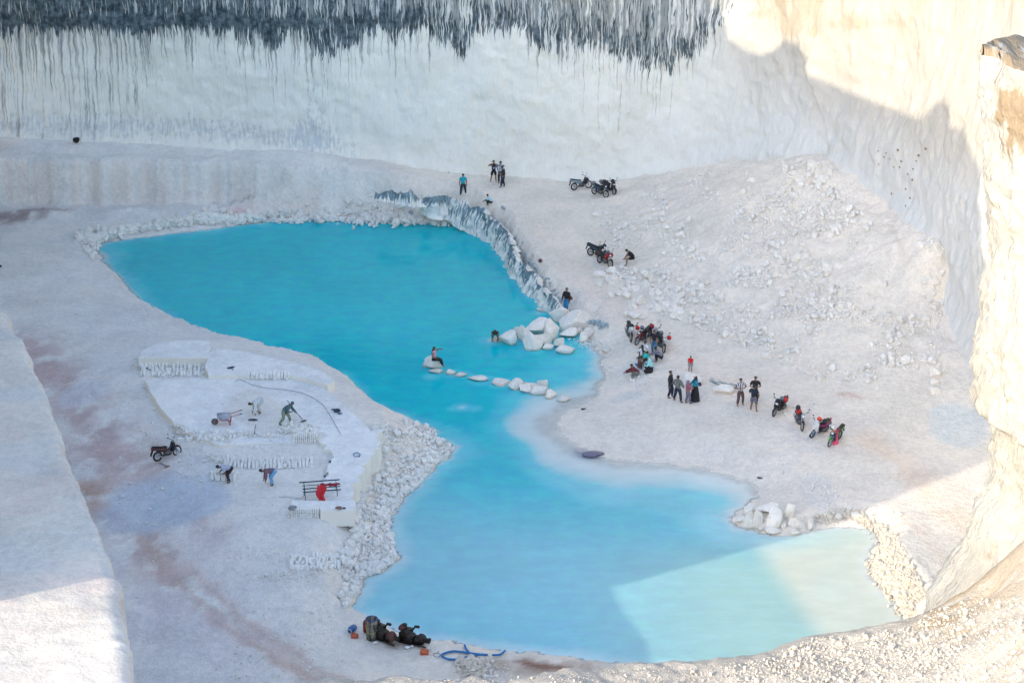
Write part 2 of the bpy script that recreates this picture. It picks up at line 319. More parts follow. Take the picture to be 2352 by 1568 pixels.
TR = [([(2010,535),(2030,600),(2050,700)],2.4,.5,(1.0,.925,.87)),([(1993,535),(2008,610),(2035,700),(2070,760)],.25,.8,(.86,.80,.74)),([(2062,540),(2080,620),(2110,700)],.25,.7,(.88,.83,.77)),([(1725,475),(1790,490)],1.6,.5,(.98,.90,.87)),([(1640,470),(1600,560)],.3,.5,(.88,.84,.8)),([(1240,540),(1330,640),(1450,745),(1600,850),(1800,920),(2000,1000),(2200,1130)],1.1,.5,(.98,.88,.81)),([(1300,560),(1400,690),(1540,790),(1700,860),(1900,940)],.25,.6,(.93,.85,.78)),([(40,790),(110,860),(170,915),(215,990),(240,1050),(300,1100)],2.2,.9,(.70,.54,.56)),
 ([(200,1130),(235,1175),(300,1225),(345,1275),(400,1340)],1.2,.95,(.66,.47,.40)),([(300,1210),(350,1245),(400,1290)],.35,.8,(.62,.48,.44)),
 ([(400,1340),(520,1430),(640,1500),(760,1560)],.5,.9,(.74,.55,.48)),([(430,1320),(560,1420),(700,1500),(800,1550)],.4,.8,(.78,.62,.56)),
 ([(330,1030),(360,1080),(400,1160),(440,1200)],.9,.6,(.72,.60,.60)),([(440,1180),(470,1230),(500,1260)],1.0,.65,(.68,.58,.62)),
 ([(-60,485),(30,490),(80,484)],1.3,.9,(.42,.33,.35)),([(110,478),(150,480)],.5,.7,(.62,.50,.50)),([(525,476),(590,477)],.7,.8,(.86,.62,.62)),([(700,480),(830,486)],.5,.65,(.88,.68,.66)),
 ([(1110,1494),(1180,1499),(1260,1508),(1340,1518)],1.2,1.0,(.66,.55,.47)),([(1165,1488),(1220,1497),(1300,1509)],.4,1.0,(.34,.20,.15)),([(866,1444),(905,1456)],.35,.9,(.36,.31,.27)),([(930,1455),(975,1461)],.3,.9,(.36,.31,.27)),([(1990,1010),(2080,1080),(2160,1150),(2260,1240)],.9,.65,(1.0,.84,.70)),([(2040,1150),(2150,1250),(2190,1310)],.5,.4,(.95,.80,.68)),
 ([(1930,920),(1990,930)],.35,.6,(.80,.55,.48)),([(250,1290),(330,1330),(420,1400)],2.2,.3,(.80,.70,.76)),([(280,1200),(420,1260),(520,1330)],3.2,.3,(.82,.76,.84)),([(380,1400),(520,1480)],2.6,.35,(.78,.72,.84)),
 ([(0,380),(20,440)],1.5,.5,(.92,.78,.72)),([(170,400),(180,430)],.7,.4,(.92,.80,.72)),([(340,395),(400,425)],.5,.35,(.95,.84,.72)),
 ([(1310,640),(1400,720)],.9,.3,(1.0,.88,.86)),([(1500,1170),(1560,1190)],.5,.3,(1,.9,.85)),([(1600,860),(1850,960)],1.5,.2,(1.0,.9,.86)),([(1480,1080),(1560,1090)],1.0,.35,(.9,.84,.82))]
for pts, w_, s_, c_ in TR:
    P = np.array([W(a, b, 1.2) for a, b in pts]); d = pdist(GX+wx*.8, GY+wy*.8, P)
    blend(np.exp(-(d/w_)**2)*s_*sst(.28, .62, pn2+.15*np.exp(-(d/w_*2)**2)), c_)
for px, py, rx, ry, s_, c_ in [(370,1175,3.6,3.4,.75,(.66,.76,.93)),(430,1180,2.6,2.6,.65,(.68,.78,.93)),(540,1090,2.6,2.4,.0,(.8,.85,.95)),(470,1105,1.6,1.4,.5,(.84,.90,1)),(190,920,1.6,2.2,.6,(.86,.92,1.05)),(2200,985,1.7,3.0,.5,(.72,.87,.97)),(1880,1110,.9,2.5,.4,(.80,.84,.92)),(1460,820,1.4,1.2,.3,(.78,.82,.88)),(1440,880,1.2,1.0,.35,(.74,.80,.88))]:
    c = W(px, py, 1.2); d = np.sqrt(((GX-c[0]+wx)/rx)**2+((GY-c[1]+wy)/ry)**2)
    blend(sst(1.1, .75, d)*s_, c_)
# bluish-grey weathered bank under the road (the dark fringe above the far pool)
FR = np.array([W(a, b, z) for a, b, z in [(868,425,2.9),(940,436,2.6),(1000,450,2.3),(1060,466,2.1),(1110,490,1.6),(1150,520,1.2),(1172,565,1.0),(1205,605,.9),(1240,650,.8),(1275,690,.6)]])
fd = pdist(GX, GY, FR)
blend(sst(1.3, .5, fd)*sst(.44, .56, vn(GX*3.1, GY*1.1, 77)*.6+pn2*.4)*.0, (.2, .3, .36))
V = np.stack([GX, GY, H], -1).reshape(-1, 3)
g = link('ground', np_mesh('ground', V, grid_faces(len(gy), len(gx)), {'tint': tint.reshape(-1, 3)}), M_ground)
tag(g, kind='structure')
# far surroundings so the ground reaches past the quarry
P_ = np_mesh('outer_ground', [(-700,-700,-6),(700,-700,-6),(700,700,-6),(-700,700,-6)], [(0,1,2,3)])
o = link('outer_ground', P_, chalk_mat('outer_chalk'), smooth=False); tag(o, kind='structure')
# ------------------------------------------------------------------ water
def water_mat():
    m, nt, bs = nodes('milky_turquoise_water')
    at = nt.nodes.new('ShaderNodeAttribute'); at.attribute_name = 'wcol'
    tc = nt.nodes.new('ShaderNodeTexCoord'); v = tc.outputs['Object']
    st = noise(nt, v, 1.0, 4, .6, (.6, 1.3, 1)); bg = noise(nt, v, .10, 3, .5)
    k = math_(nt, 'ADD', maprange(nt, st, .35, .7, .965, 1.035), maprange(nt, bg, .3, .7, -.05, .05))
    sc = nt.nodes.new('ShaderNodeVectorMath'); sc.operation = 'SCALE'; nt.links.new(at.outputs['Color'], sc.inputs[0]); nt.links.new(k, sc.inputs['Scale'])
    hs = nt.nodes.new('ShaderNodeHueSaturation'); nt.links.new(sc.outputs[0], hs.inputs['Color']); nt.links.new(maprange(nt, noise(nt, v, .9, 5, .65), .35, .65, .488, .512), hs.inputs['Hue']); nt.links.new(hs.outputs[0], bs.inputs['Base Color'])
    ao = nt.nodes.new('ShaderNodeAttribute'); ao.attribute_name = 'opac'; tr = nt.nodes.new('ShaderNodeBsdfTransparent'); mx = nt.nodes.new('ShaderNodeMixShader')
    nt.links.new(ao.outputs['Fac'], mx.inputs[0]); nt.links.new(tr.outputs[0], mx.inputs[1]); nt.links.new(bs.outputs[0], mx.inputs[2]); nt.links.new(mx.outputs[0], [n for n in nt.nodes if n.type == 'OUTPUT_MATERIAL'][0].inputs[0])
    bs.inputs['Roughness'].default_value = .10; bs.inputs['IOR'].default_value = 1.2
    r1 = noise(nt, v, 1.0, 3, .55, (2.2, 4.2, 1)); r2 = noise(nt, v, 1.0, 2, .5, (.5, 1.1, 1))
    h = math_(nt, 'ADD', math_(nt, 'MULTIPLY', r1, .35), r2)
    bp = nt.nodes.new('ShaderNodeBump'); bp.inputs['Strength'].default_value = .55; bp.inputs['Distance'].default_value = .045
    nt.links.new(h, bp.inputs['Height']); nt.links.new(bp.outputs[0], bs.inputs['Normal'])
    return m
dep = np.clip(-H, 0, 5)
y_up = sst(96, 119, GY + GX*.25 + 4*fbm(GX*.12, GY*.12, 91, 2))       # deep teal far pool -> near pool silty, with its sky reflection painted in
deepc = y_up[..., None]*np.array([.000, .50, .58]) + (1-y_up[..., None])*np.array([.27, .575, .645])
near = sst(101, 90, GY)*sst(6, 2, GX); lime = sst(2, 13, GX)*sst(104, 98, GY)
deepc = deepc*(1-near[..., None]*.35)+np.array([.18, .52, .63])*near[..., None]*.35
deepc = deepc*(1-lime[..., None]*.8)+np.array([.37, .55, .50])*lime[..., None]*.8  # lime mask: sunlit look of the near pool painted into its colour
cliff_refl = sst(12.6, 14.6, GX-(99-GY)*.22)*sst(106, 100, GY); deepc = deepc*(1-cliff_refl[..., None]*.8)+np.array([.70, .69, .56])*cliff_refl[..., None]*.8  # creamy wedge: reflection of the right cliff painted as water colour
midc = y_up[..., None]*np.array([.10, .58, .66]) + (1-y_up[..., None])*np.array([.46, .66, .70])
shc = np.array([.69, .725, .70])
cliff_refl_mid = sst(10, 19, GX)*sst(112, 100, GY)
midc = midc*(1-cliff_refl_mid[..., None])+np.array([.62, .66, .56])*cliff_refl_mid[..., None]  # same painted cliff reflection for the mid depths
dn = dep*(1+.5*fbm(GX*.5, GY*.5, 93, 3))
bl_ = np.exp(-(pdist(GX, GY, np.array([W(1330, 950, 0), W(1290, 1010, 0), W(1420, 1060, 0), W(1600, 1078, 0), W(1730, 1120, 0)]))/4.5)**2)
dn = dn*(1-.58*bl_)
a1 = sst(0.0, .22, dn)[..., None]; a2 = sst(.12, .95, dn)[..., None]
wc = shc*(1-a1)+midc*a1; wc = wc*(1-a2)+deepc*a2
for px, py, rx, ry in [(1362, 1042, 1.3, .95), (1336, 1034, .5, .4)]:
    c_ = W(px, py, 0); k_ = sst(1.15, .6, np.hypot((GX-c_[0])/rx, (GY-c_[1])/ry))[..., None]*.8; wc = wc*(1-k_)+np.array([.30, .33, .42])*k_
Vw = np.stack([GX, GY, np.zeros_like(GX)], -1).reshape(-1, 3)
Fw = grid_faces(len(gy), len(gx))
keep = ((H < .25).reshape(-1)[Fw]).any(1); Fw = Fw[keep]
used = np.unique(Fw); rm = np.full(len(Vw), -1); rm[used] = np.arange(len(used))
w_o = link('water', np_mesh('water', Vw[used], rm[Fw], {'wcol': wc.reshape(-1, 3)[used], 'opac': sst(-.005, .09, dep).ravel()[used]}), water_mat()); tag(w_o, kind='structure')
# ------------------------------------------------------------------ quarry walls: a plan path swept upward
def resample(P, step):
    P = np.asarray(P, float); out = []; s_ = []
    d = np.r_[0, np.cumsum(np.hypot(*np.diff(P, axis=0).T))]
    # smooth with Catmull-ish interpolation
    s = np.arange(0, d[-1], step); x = np.interp(s, d, P[:, 0]); y = np.interp(s, d, P[:, 1])
    k = max(3, int(3.5/step)) | 1; ker = np.hanning(k+2)[1:-1]; ker /= ker.sum()
    xp = np.convolve(np.r_[np.full(k//2, x[0]), x, np.full(k//2, x[-1])], ker, 'valid'); yp = np.convolve(np.r_[np.full(k//2, y[0]), y, np.full(k//2, y[-1])], ker, 'valid')
    xp[:k//2] = x[:k//2]; yp[:k//2] = y[:k//2]; xp[-(k//2):] = x[-(k//2):]; yp[-(k//2):] = y[-(k//2):]
    return s, xp, yp
WP = [(-70,163),(-40,161.5),(-24,160.5),(-10,160.4),(0,160.2),(8,159.2),(14,157),(18,153.6),(20.6,148),(22.6,146),(25,141),(27.4,131),(28.6,120),(31,108),(36,98)]
s, X0, Y0 = resample(WP, .17)
tx = np.gradient(X0); ty = np.gradient(Y0); L_ = np.hypot(tx, ty); nx, ny = ty/L_, -tx/L_   # towards the pit
zz = np.r_[np.arange(-1, 20, .17), np.arange(20, 44, .8)]
S, Z = np.meshgrid(s, zz); NX = np.tile(nx, (len(zz), 1)); NY = np.tile(ny, (len(zz), 1))
PX, _ = proj(np.tile(X0, (len(zz), 1)), np.tile(Y0, (len(zz), 1)), Z)
_, PY = proj(np.tile(X0, (len(zz), 1)), np.tile(Y0, (len(zz), 1)), Z)
bulge = fbm(S*3.1+fbm(S*.5, Z*.5, 4)*2, Z*1.1, 15, 3)*.16 + fbm(S*.07, Z*.10, 11, 3)*2.0 + fbm(S*.35, Z*.30, 12, 4)*.75 + fbm(S*1.6+fbm(S*.3, Z*.3, 3)*3, Z*.45, 13, 3)*.30 + fbm(S*1.1, Z*1.8, 14, 3)*.22
# the convex shoulder on the right (its left edge is a sharp crease)
xr = np.interp(Z, [2, 6, 9, 12, 14, 18, 24], [1930, 1922, 1905, 1868, 1842, 1868, 1905])
bulge += .9*sst(-8, 14, PX-xr)*sst(1, 8, Z)*sst(2100, 1960, PX)
lean = -(Z-2)*.05 - .35*np.clip(Z-20, 0, 30)*.1
# sloping apron at the foot
bulge += .6*np.exp(-np.clip(Z-np.clip(Hs(np.tile(X0, (len(zz), 1)), np.tile(Y0, (len(zz), 1))-1.5), 0, 9), 0, 99)/1.0)
off = bulge + lean
VX = X0[None]+NX*off; VY = Y0[None]+NY*off
# dark lichen zone: lower rim in picture rows, converted to heights at each column
rimx = [-200,0,60,200,400,520,640,700,760,800,860,900,930,1000,1060,1100,1150,1200,1230,1290,1340,1400,1450,1500,1540,1570,1600,1640,1675,1700,1750]
rimy = [70,66,66,68,72,84,100,88,108,96,84,100,92,86,110,90,62,74,98,108,98,130,120,138,150,128,120,70,20,-60,-200]
rim = np.interp(PX, rimx, rimy) + np.interp(PX, [0, 400, 700], [16, 22, 46])*(vn(PX/48., PX*0, 21)-.5) + np.interp(PX, [0, 400, 700], [10, 14, 24])*(vn(PX/10., PX*0, 22)-.5)+ 14*(vn(PX/4., PX*0, 23)-.5)
D = (PY-rim)/28.0            # metres below the rim
heavy = np.interp(PX, [-200,0,100,350,650,900,1200,1300,1500,1640,1700], [.425,.415,.41,.415,.435,.455,.465,.475,.48,.51,.9])
heavy = heavy + .05*sst(-1.2, -2.4, D)*sst(150, 500, PX)*1.0
band = np.exp(-((PY-(55+8*(vn(PX/60., PX*0, 5)-.5)))/14.)**2)*sst(20, 200, PX)*sst(1150, 700, PX)
heavy = heavy - .07*band
drip = np.interp(PX, [-200,0,340,380,520,700,900,1100,1250,1500,1650,1720,2400], [.050,.045,.05,.075,.10,.085,.12,.2,.17,.15,.2,.5,.6])
thr = np.where(D < 0, heavy, np.maximum(heavy, .475) + D*drip)
thr = heavy*(1-sst(-.25, .2, D)) + (np.maximum(heavy+.06, .50)+np.clip(D, 0, 40)*drip*.42)*sst(-.25, .2, D)
thr = np.clip(thr + np.where(PX > 1720, .3, 0), 0, 1.2)
thr = np.where(D < 0, heavy, np.maximum(heavy, .47)+D*.16)
thr = np.clip(heavy*(1-sst(-.3, .15, D))+(.47+np.clip(D, 0, 9)*.13)*sst(-.3, .15, D) + np.where(PX > 1720, .3, 0), 0, 1.2)
dbase = np.interp(PX, [-200,0,340,375,520,700,900,1100,1250,1500,1650,1720,2400], [.47,.465,.475,.50,.51,.49,.51,.56,.52,.51,.55,.9,.9])
drate = np.interp(PX, [-200,0,340,375,520,700,900,1100,1250,1500,1650], [.013,.012,.015,.024,.026,.020,.024,.040,.026,.020,.032])
drp = np.where(D < -.4, .45, dbase + np.clip(D, 0, 40)*drate)
drp = np.clip(drp, 0, 1.1)
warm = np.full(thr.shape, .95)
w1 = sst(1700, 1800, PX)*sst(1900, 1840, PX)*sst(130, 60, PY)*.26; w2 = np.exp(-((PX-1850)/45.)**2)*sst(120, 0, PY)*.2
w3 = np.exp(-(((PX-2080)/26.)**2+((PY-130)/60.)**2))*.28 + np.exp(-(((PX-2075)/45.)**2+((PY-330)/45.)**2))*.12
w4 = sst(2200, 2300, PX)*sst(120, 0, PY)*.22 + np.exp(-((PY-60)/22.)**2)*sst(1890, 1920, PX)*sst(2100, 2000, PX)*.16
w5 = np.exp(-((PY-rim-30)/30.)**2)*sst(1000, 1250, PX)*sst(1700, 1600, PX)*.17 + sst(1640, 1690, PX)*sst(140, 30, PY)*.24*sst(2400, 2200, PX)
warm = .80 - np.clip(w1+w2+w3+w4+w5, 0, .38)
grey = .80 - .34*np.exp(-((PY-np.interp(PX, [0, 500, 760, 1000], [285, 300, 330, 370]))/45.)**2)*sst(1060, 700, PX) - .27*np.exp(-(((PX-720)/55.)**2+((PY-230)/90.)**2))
me = np_mesh('back_wall', np.stack([VX, VY, Z], -1).reshape(-1, 3), grid_faces(len(zz), len(s))[:, ::-1], {'thr': thr.ravel(), 'right_shade': (sst(1350, 1950, PX)*.9).ravel(), 'wash': (sst(1.5, -1.8, D)*sst(1730, 1600, PX)*.6).ravel(), 'cream': (sst(1600, 1760, PX)*sst(300, 60, PY-np.clip(PX-1800, 0, 400)*.55)*.9).ravel(), 'drp': drp.ravel(), 'warm': warm.ravel(), 'grey': grey.ravel()})  # right side darkened in colour against bounced and direct sun
def add_uv(me, U, Vv):
    uvl = me.uv_layers.new(name='sz'); li = np.empty(len(me.loops), dtype=np.int32); me.loops.foreach_get('vertex_index', li)
    uvl.data.foreach_set('uv', np.stack([U.ravel()[li], Vv.ravel()[li]], -1).astype(np.float32).ravel())
add_uv(me, S, Z)
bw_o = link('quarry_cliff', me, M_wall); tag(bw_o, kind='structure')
# plateau behind the wall top
pl = np_mesh('plateau', [(X0[i]+nx[i]*off[-1, i], Y0[i]+ny[i]*off[-1, i], 43.2) for i in range(0, len(s), 12)] + [(X0[i]-nx[i]*60, Y0[i]-ny[i]*60, 44) for i in range(0, len(s), 12)],
             [(i, i+1, i+1+len(range(0, len(s), 12)), i+len(range(0, len(s), 12))) for i in range(len(range(0, len(s), 12))-1)])
o = link('plateau_ground', pl, chalk_mat('plateau_chalk')); tag(o, kind='structure')
# ------------------------------------------------------------------ light direction
LD = np.array([21.4, 19.5, -11.0]); LD /= np.linalg.norm(LD)
# left cliff, outside the frame: its rim throws the great shadow (profile back-traced along the sun from where the shade ends)
A0 = np.array([-16.6, 47.]); AD = np.array([-26.5, 103.]); AD /= np.linalg.norm(AD); AN = np.array([-AD[1], AD[0]])
def to_plane(p):
    t = ((A0-p[:2])@AN)/(LD[:2]@AN); q = p+LD*t; return ((q[:2]-A0)@AD, q[2])
def on_wall(px, py):
    d = ray(px, py); k = d[0]/d[1]
    bx, by = X0+nx*(-.4), Y0+ny*(-.4)
    f = bx-k*by; idx = np.where(f[:-1]*f[1:] <= 0)[0][0]
    y = by[idx]; return np.array([k*y, y, CAMH+d[2]/d[1]*y])
prof = [to_plane(W(0, 1380, 11)+np.array([0, 0, 0.])), to_plane(W(275, 1318, 11)), to_plane(W(1420, 1345, 0)), to_plane(W(1970, 1172, .9)), to_plane(W(2270, 1062, 1.2))]
E3 = [(2251,413),(2234,372),(2217,327),(2206,293),(2179,286),(2179,248),(2162,228),(2144,234),(2141,265),(2110,272),(2024,238),(1955,210),(1872,176),(1851,145),(1834,100),(1793,90),(1776,117),(1748,126),(1697,107),(1674,83),(1671,38),(1624,0),(1570,-60)]
prof += [to_plane(on_wall(a, b)) for a, b in E3]
print('PROFILE', [(round(float(a), 1), round(float(b), 1)) for a, b in prof])
poly = [(prof[0][0]-.0, -4)] + prof + [(prof[-1][0]+8, 47), (prof[-1][0]+45, 50), (prof[-1][0]+45, -4)]
bm = bmesh.new()
fr = [bm.verts.new((A0[0]+AD[0]*a, A0[1]+AD[1]*a, b)) for a, b in poly]
bk = [bm.verts.new((A0[0]+AD[0]*a+AN[0]*14, A0[1]+AD[1]*a+AN[1]*14, min(b, b*.9+2))) for a, b in poly]
bm.faces.new(fr); bm.faces.new(bk[::-1])
for i in range(len(fr)):
    j = (i+1) % len(fr); bm.faces.new((fr[j], fr[i], bk[i], bk[j]))
bmesh.ops.recalc_face_normals(bm, faces=bm.faces)
me = bpy.data.meshes.new('side_cliff'); bm.to_mesh(me); bm.free()
o = link('side_cliff', me, chalk_mat('side_chalk'), smooth=False); tag(o, kind='structure')
# ------------------------------------------------------------------ near left rock block (its top seen from above)
ED = [(-330,520),(-60,640),(0,698),(45,770),(75,830),(100,890),(130,960),(155,1040),(175,1090),(200,1160),(235,1220),(260,1275),(273,1318),(280,1400),(297,1450),(302,1568),(306,1680),(310,1900)]
EW = np.array([W(a, b, 11)[:2] for a, b in ED])[::-1]
s2, ex, ey = resample(EW, .2)
tx = np.gradient(ex); ty = np.gradient(ey); L_ = np.hypot(tx, ty); inx, iny = -ty/L_, tx/L_     # inward = left
offs = [0, 0, 0, 0, 0, 0, 0, .12, .35, .7] + list(np.arange(1, 12, .25)) + list(np.arange(12, 40, 2.))
zs = [-1, 2, 4, 6, 8, 9.5, 10.5, 10.86, 10.97, 11] + [11]*(len(offs)-10)
O2, S2 = np.meshgrid(offs, s2, indexing='ij'); Z2 = np.tile(np.array(zs, float)[:, None], (1, len(s2)))
XX = ex[None]+inx[None]*O2; XX = ex[None]-O2*.97; YY = ey[None]+O2*.05
nse = fbm(S2*.6, Z2*.4, 41, 4)*.7
edge = np.where(np.array(offs)[:, None] < .8, 1, 0)
XX = XX + (fbm(S2*.8, S2*0, 44, 4)*.55+fbm(S2*3, S2*0, 45, 3)*.38)*np.exp(-O2/1.5) + edge*nse*sst(11, 9, Z2)
Z2 = Z2 + np.where(O2 > .3, fbm(XX*.25, YY*.25, 42, 4)*.22 + fbm(XX*1.2, YY*1.2, 43, 3)*.07 + np.abs(fbm(XX*.6, YY*1.4, 48, 3))*.12, 0)
tb = np.ones(XX.shape+(3,))*np.array([.83, .80, .765]); q = sst(.5, .8, fbm(XX*.3, YY*.3, 51, 4)+.5)[..., None]*.45
tb = tb*(1-q)+np.array([.80, .66, .64])*q
q2 = sst(.5, .72, fbm(XX*.18+9, YY*.5, 54, 4)+.5)[..., None]*.5; tb = tb*(1-q2)+np.array([.70, .73, .77])*q2
o = link('rock_block_terrain', np_mesh('near_block', np.stack([XX, YY, Z2], -1).reshape(-1, 3), grid_faces(len(offs), len(s2)), {'tint': tb.reshape(-1, 3)}), chalk_mat('near_block_chalk', attr='tint', bumpd=.055, fine=.7))
tag(o, kind='structure')
# ------------------------------------------------------------------ foreground spur and rubble slope
CR = [(560,1600,5.6),(743,1551,6),(900,1549,6),(1087,1556,6),(1259,1546,6),(1328,1536,6),(1440,1522,6),(1553,1519,6),(1640,1516,6.1),(1697,1509,6.2),(1755,1499,6.3),(1803,1478,6.4),(1858,1456,6.5),(1920,1450,6.6),(2000,1442,6.8),(2075,1429,7),(2110,1410,7.2),(2150,1398,7.6),(2200,1373,8.2),(2250,1335,9.1),(2300,1288,10.3),(2352,1238,11.8),(2450,1150,14)]
cw = [W(*c) for c in CR]; pts = [tuple(p) for p in cw]
for i, p in enumerate(cw):
    if i < 16 or p[0] > 17.2: pts += [(p[0], p[1]+1.0, p[2]-1.2), (p[0], p[1]+4, p[2]-7), (p[0], p[1]+9, p[2]-12)]
    else: pts += [(p[0]-.22, p[1]+.18, p[2]-4.0), (p[0]-.5, p[1]+.4, p[2]-10), (p[0]-2, p[1]+1.5, p[2]-13), (p[0]-5, p[1]+3.5, p[2]-16)]
for c in [(2352,1568,12.5),(2352,1400,12.5),(2500,1568,15),(2500,1300,15),(2200,1568,10.2),(2000,1568,8.6),(1800,1568,7.4),(1600,1568,6.6),(1400,1568,6.25),(1100,1600,6.1),(800,1620,6),(2250,1450,10.3),(2100,1480,8.4),(1900,1510,7.3),(2285,1360,10.2),(2330,1300,11.6),(2000,1800,9.5),(1400,1900,8),(900,1900,7),(2500,1900,16)]: pts.append(tuple(W(*c)))
pts = np.array(pts); w3 = rbf_fit(pts[:, :2], pts[:, 2])
sx = np.arange(-14, 34, .16); sy = np.arange(60, 98, .16); SX, SY = np.meshgrid(sx, sy)
SZ = rbf_eval(pts[:, :2], w3, SX, SY)
SZ0 = SZ.copy()
SZ = SZ + fbm(SX*.5, SY*.5, 71, 4)*.35 + fbm(SX*2.2, SY*2.2, 72, 3)*.26 + np.abs(fbm(SX*1.6+SY*.8, SY*.5, 73, 3))*.35*sst(14, 6, SX)
ts = np.ones(SX.shape+(3,))
SPX, SPY = proj(SX, SY, SZ)
def tb_(m, c):
    global ts
    ts = ts*(1-m[..., None])+np.array(c)*m[..., None]
sn = fbm(SX*.5, SY*.5, 81, 4)+.5; sn2 = fbm((SX+SY)*1.4, (SX-SY)*.35, 82, 4)+.5
tb_(sst(.45, .7, sn)*.35*sst(1500, 1900, SPX), (.80, .80, .82))
tb_(np.exp(-((SPX-(2190+(1380-SPY)*.75))/48.)**2)*sst(1480, 1420, SPY)*sst(.3, .55, sn2)*.9, (.66, .52, .34))
tb_(np.exp(-((SPX-(2260+(1400-SPY)*.9))/60.)**2)*sst(1520, 1440, SPY)*sst(.35, .6, sn2)*.6, (.80, .70, .56))
tb_(sst(1950, 2300, SPX)*sst(.5, .7, fbm(SX*.8, SY*.8, 84, 4)+.5)*.4, (.80, .70, .58))
okm = (SZ > -3.5); F_ = grid_faces(len(sy), len(sx)); F_ = F_[okm.reshape(-1)[F_].all(1)]
o = link('foreground_slope', np_mesh('spur', np.stack([SX, SY, SZ], -1).reshape(-1, 3), F_, {'tint': ts.reshape(-1, 3)}), chalk_mat('slope_chalk', base=(.60, .545, .47), attr='tint', bumpd=.12, fine=1.4))
tag(o, kind='structure')
def SHt(x, y):
    i = int(np.clip((x-sx[0])/.16, 0, len(sx)-2)); j = int(np.clip((y-sy[0])/.16, 0, len(sy)-2)); return SZ[j, i]
# ------------------------------------------------------------------ right rock tower (promontory)
SIL = [(2262,128),(2250,170),(2247,230),(2262,290),(2262,400),(2272,520),(2273,600),(2256,680),(2240,800),(2236,935),(2286,968),(2282,1000),(2275,1100),(2238,1180),(2212,1262),(2170,1325),(2130,1372)]
sz_, so_ = [], []
for a, b in SIL:
    d = ray(a, b); t = 88/d[1]; sz_.append(CAMH+d[2]*t); so_.append(d[0]*t-21.3)
sz_ = np.array(sz_)[::-1]; so_ = np.array(so_)[::-1]
TPF = [(50,60),(40,67),(32,73.5),(26,79.5),(22.8,84),(21.3,88)]; TPB = [(21.9,90.2),(24.5,90.6),(29,88),(36,83),(44,77),(54,70)]
TP = TPF+TPB
st_, tx0, ty0 = resample(TP, .16)
k_ = int(np.argmin(tx0))
tgx = np.gradient(tx0); tgy = np.gradient(ty0); L_ = np.hypot(tgx, tgy); tnx, tny = -tgy/L_, tgx/L_
tnx, tny = -tnx, -tny
if tny[0] > 0: tnx, tny = -tnx, -tny
ztw = np.r_[np.arange(0, 30.0, .18), 30.0]
TS, TZ = np.meshgrid(st_, ztw)
soff = np.interp(TZ, sz_, so_)
TB = fbm(TS*3.3, TZ*2.6, 110, 4)*.42 + np.abs(fbm(TS*1.2, TZ*1.6, 111, 3))*.5 + fbm(TS*.25, TZ*.12, 101, 3)*1.3*sst(0, 4, np.abs(TS-st_[k_])) + fbm(TS*.9, TZ*.5, 102, 4)*.55 + fbm(TS*2.5, TZ*1.2, 103, 3)*.22
front = sst(st_[k_]+1.5, st_[k_]-1.5, TS)
slopeout = .0
TX = tx0[None]+tnx[None]*TB+soff; TY = ty0[None]+tny[None]*TB
# foot spreads outward into the slope
TPX, TPY = proj(TX, TY, TZ)
topn = np.where(TZ > 28, 1, 0)
tthr = np.full(TX.shape, .8) - .10*sst(175, 150, TPY)*front - .13*np.exp(-((TPX-2345)/25.)**2)*sst(300, 200, TPY)
zb_ = 330+60*(vn(TPX/14., TPX*0, 7)-.5)+120*(vn(TPX/5., TPX*0, 8)-.5)
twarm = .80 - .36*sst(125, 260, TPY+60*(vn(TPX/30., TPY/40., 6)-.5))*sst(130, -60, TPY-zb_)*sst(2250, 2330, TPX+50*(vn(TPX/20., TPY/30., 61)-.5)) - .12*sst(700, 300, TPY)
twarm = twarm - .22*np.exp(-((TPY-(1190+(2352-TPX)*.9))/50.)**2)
tgrey = np.full(TX.shape, .82)
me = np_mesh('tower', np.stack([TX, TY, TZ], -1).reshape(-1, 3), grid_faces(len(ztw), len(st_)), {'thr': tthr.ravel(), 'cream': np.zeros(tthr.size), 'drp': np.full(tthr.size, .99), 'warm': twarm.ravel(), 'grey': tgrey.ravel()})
add_uv(me, TS, TZ)
tw = link('rock_promontory_cliff', me, M_tower); tag(tw, kind='structure')
# crest cap joining both sides
n = len(st_); a = np.arange(n//2); b = n-1-a
capV = []; 
for i, j in zip(a, b):
    p, q_ = np.array([TX[-1, i], TY[-1, i], 30.0]), np.array([TX[-1, j], TY[-1, j], 30.0])
    for f_ in (0, .15, .5, .85, 1): capV.append(p*(1-f_)+q_*f_+np.array([0, 0, (0 if f_ in (0, 1) else .15+.35*float(vn(np.array(i*.3), np.array(f_*3), 4)))]))
me = np_mesh('cap', capV, grid_faces(len(a), 5), {'thr': np.full(len(capV), .95), 'drp': np.full(len(capV), .99), 'warm': np.full(len(capV), .38), 'grey': np.full(len(capV), .8)})
cv = np.array(capV); add_uv(me, cv[:, 0], cv[:, 1]); o = link('promontory_top_ground', me, M_tower); tag(o, kind='structure')
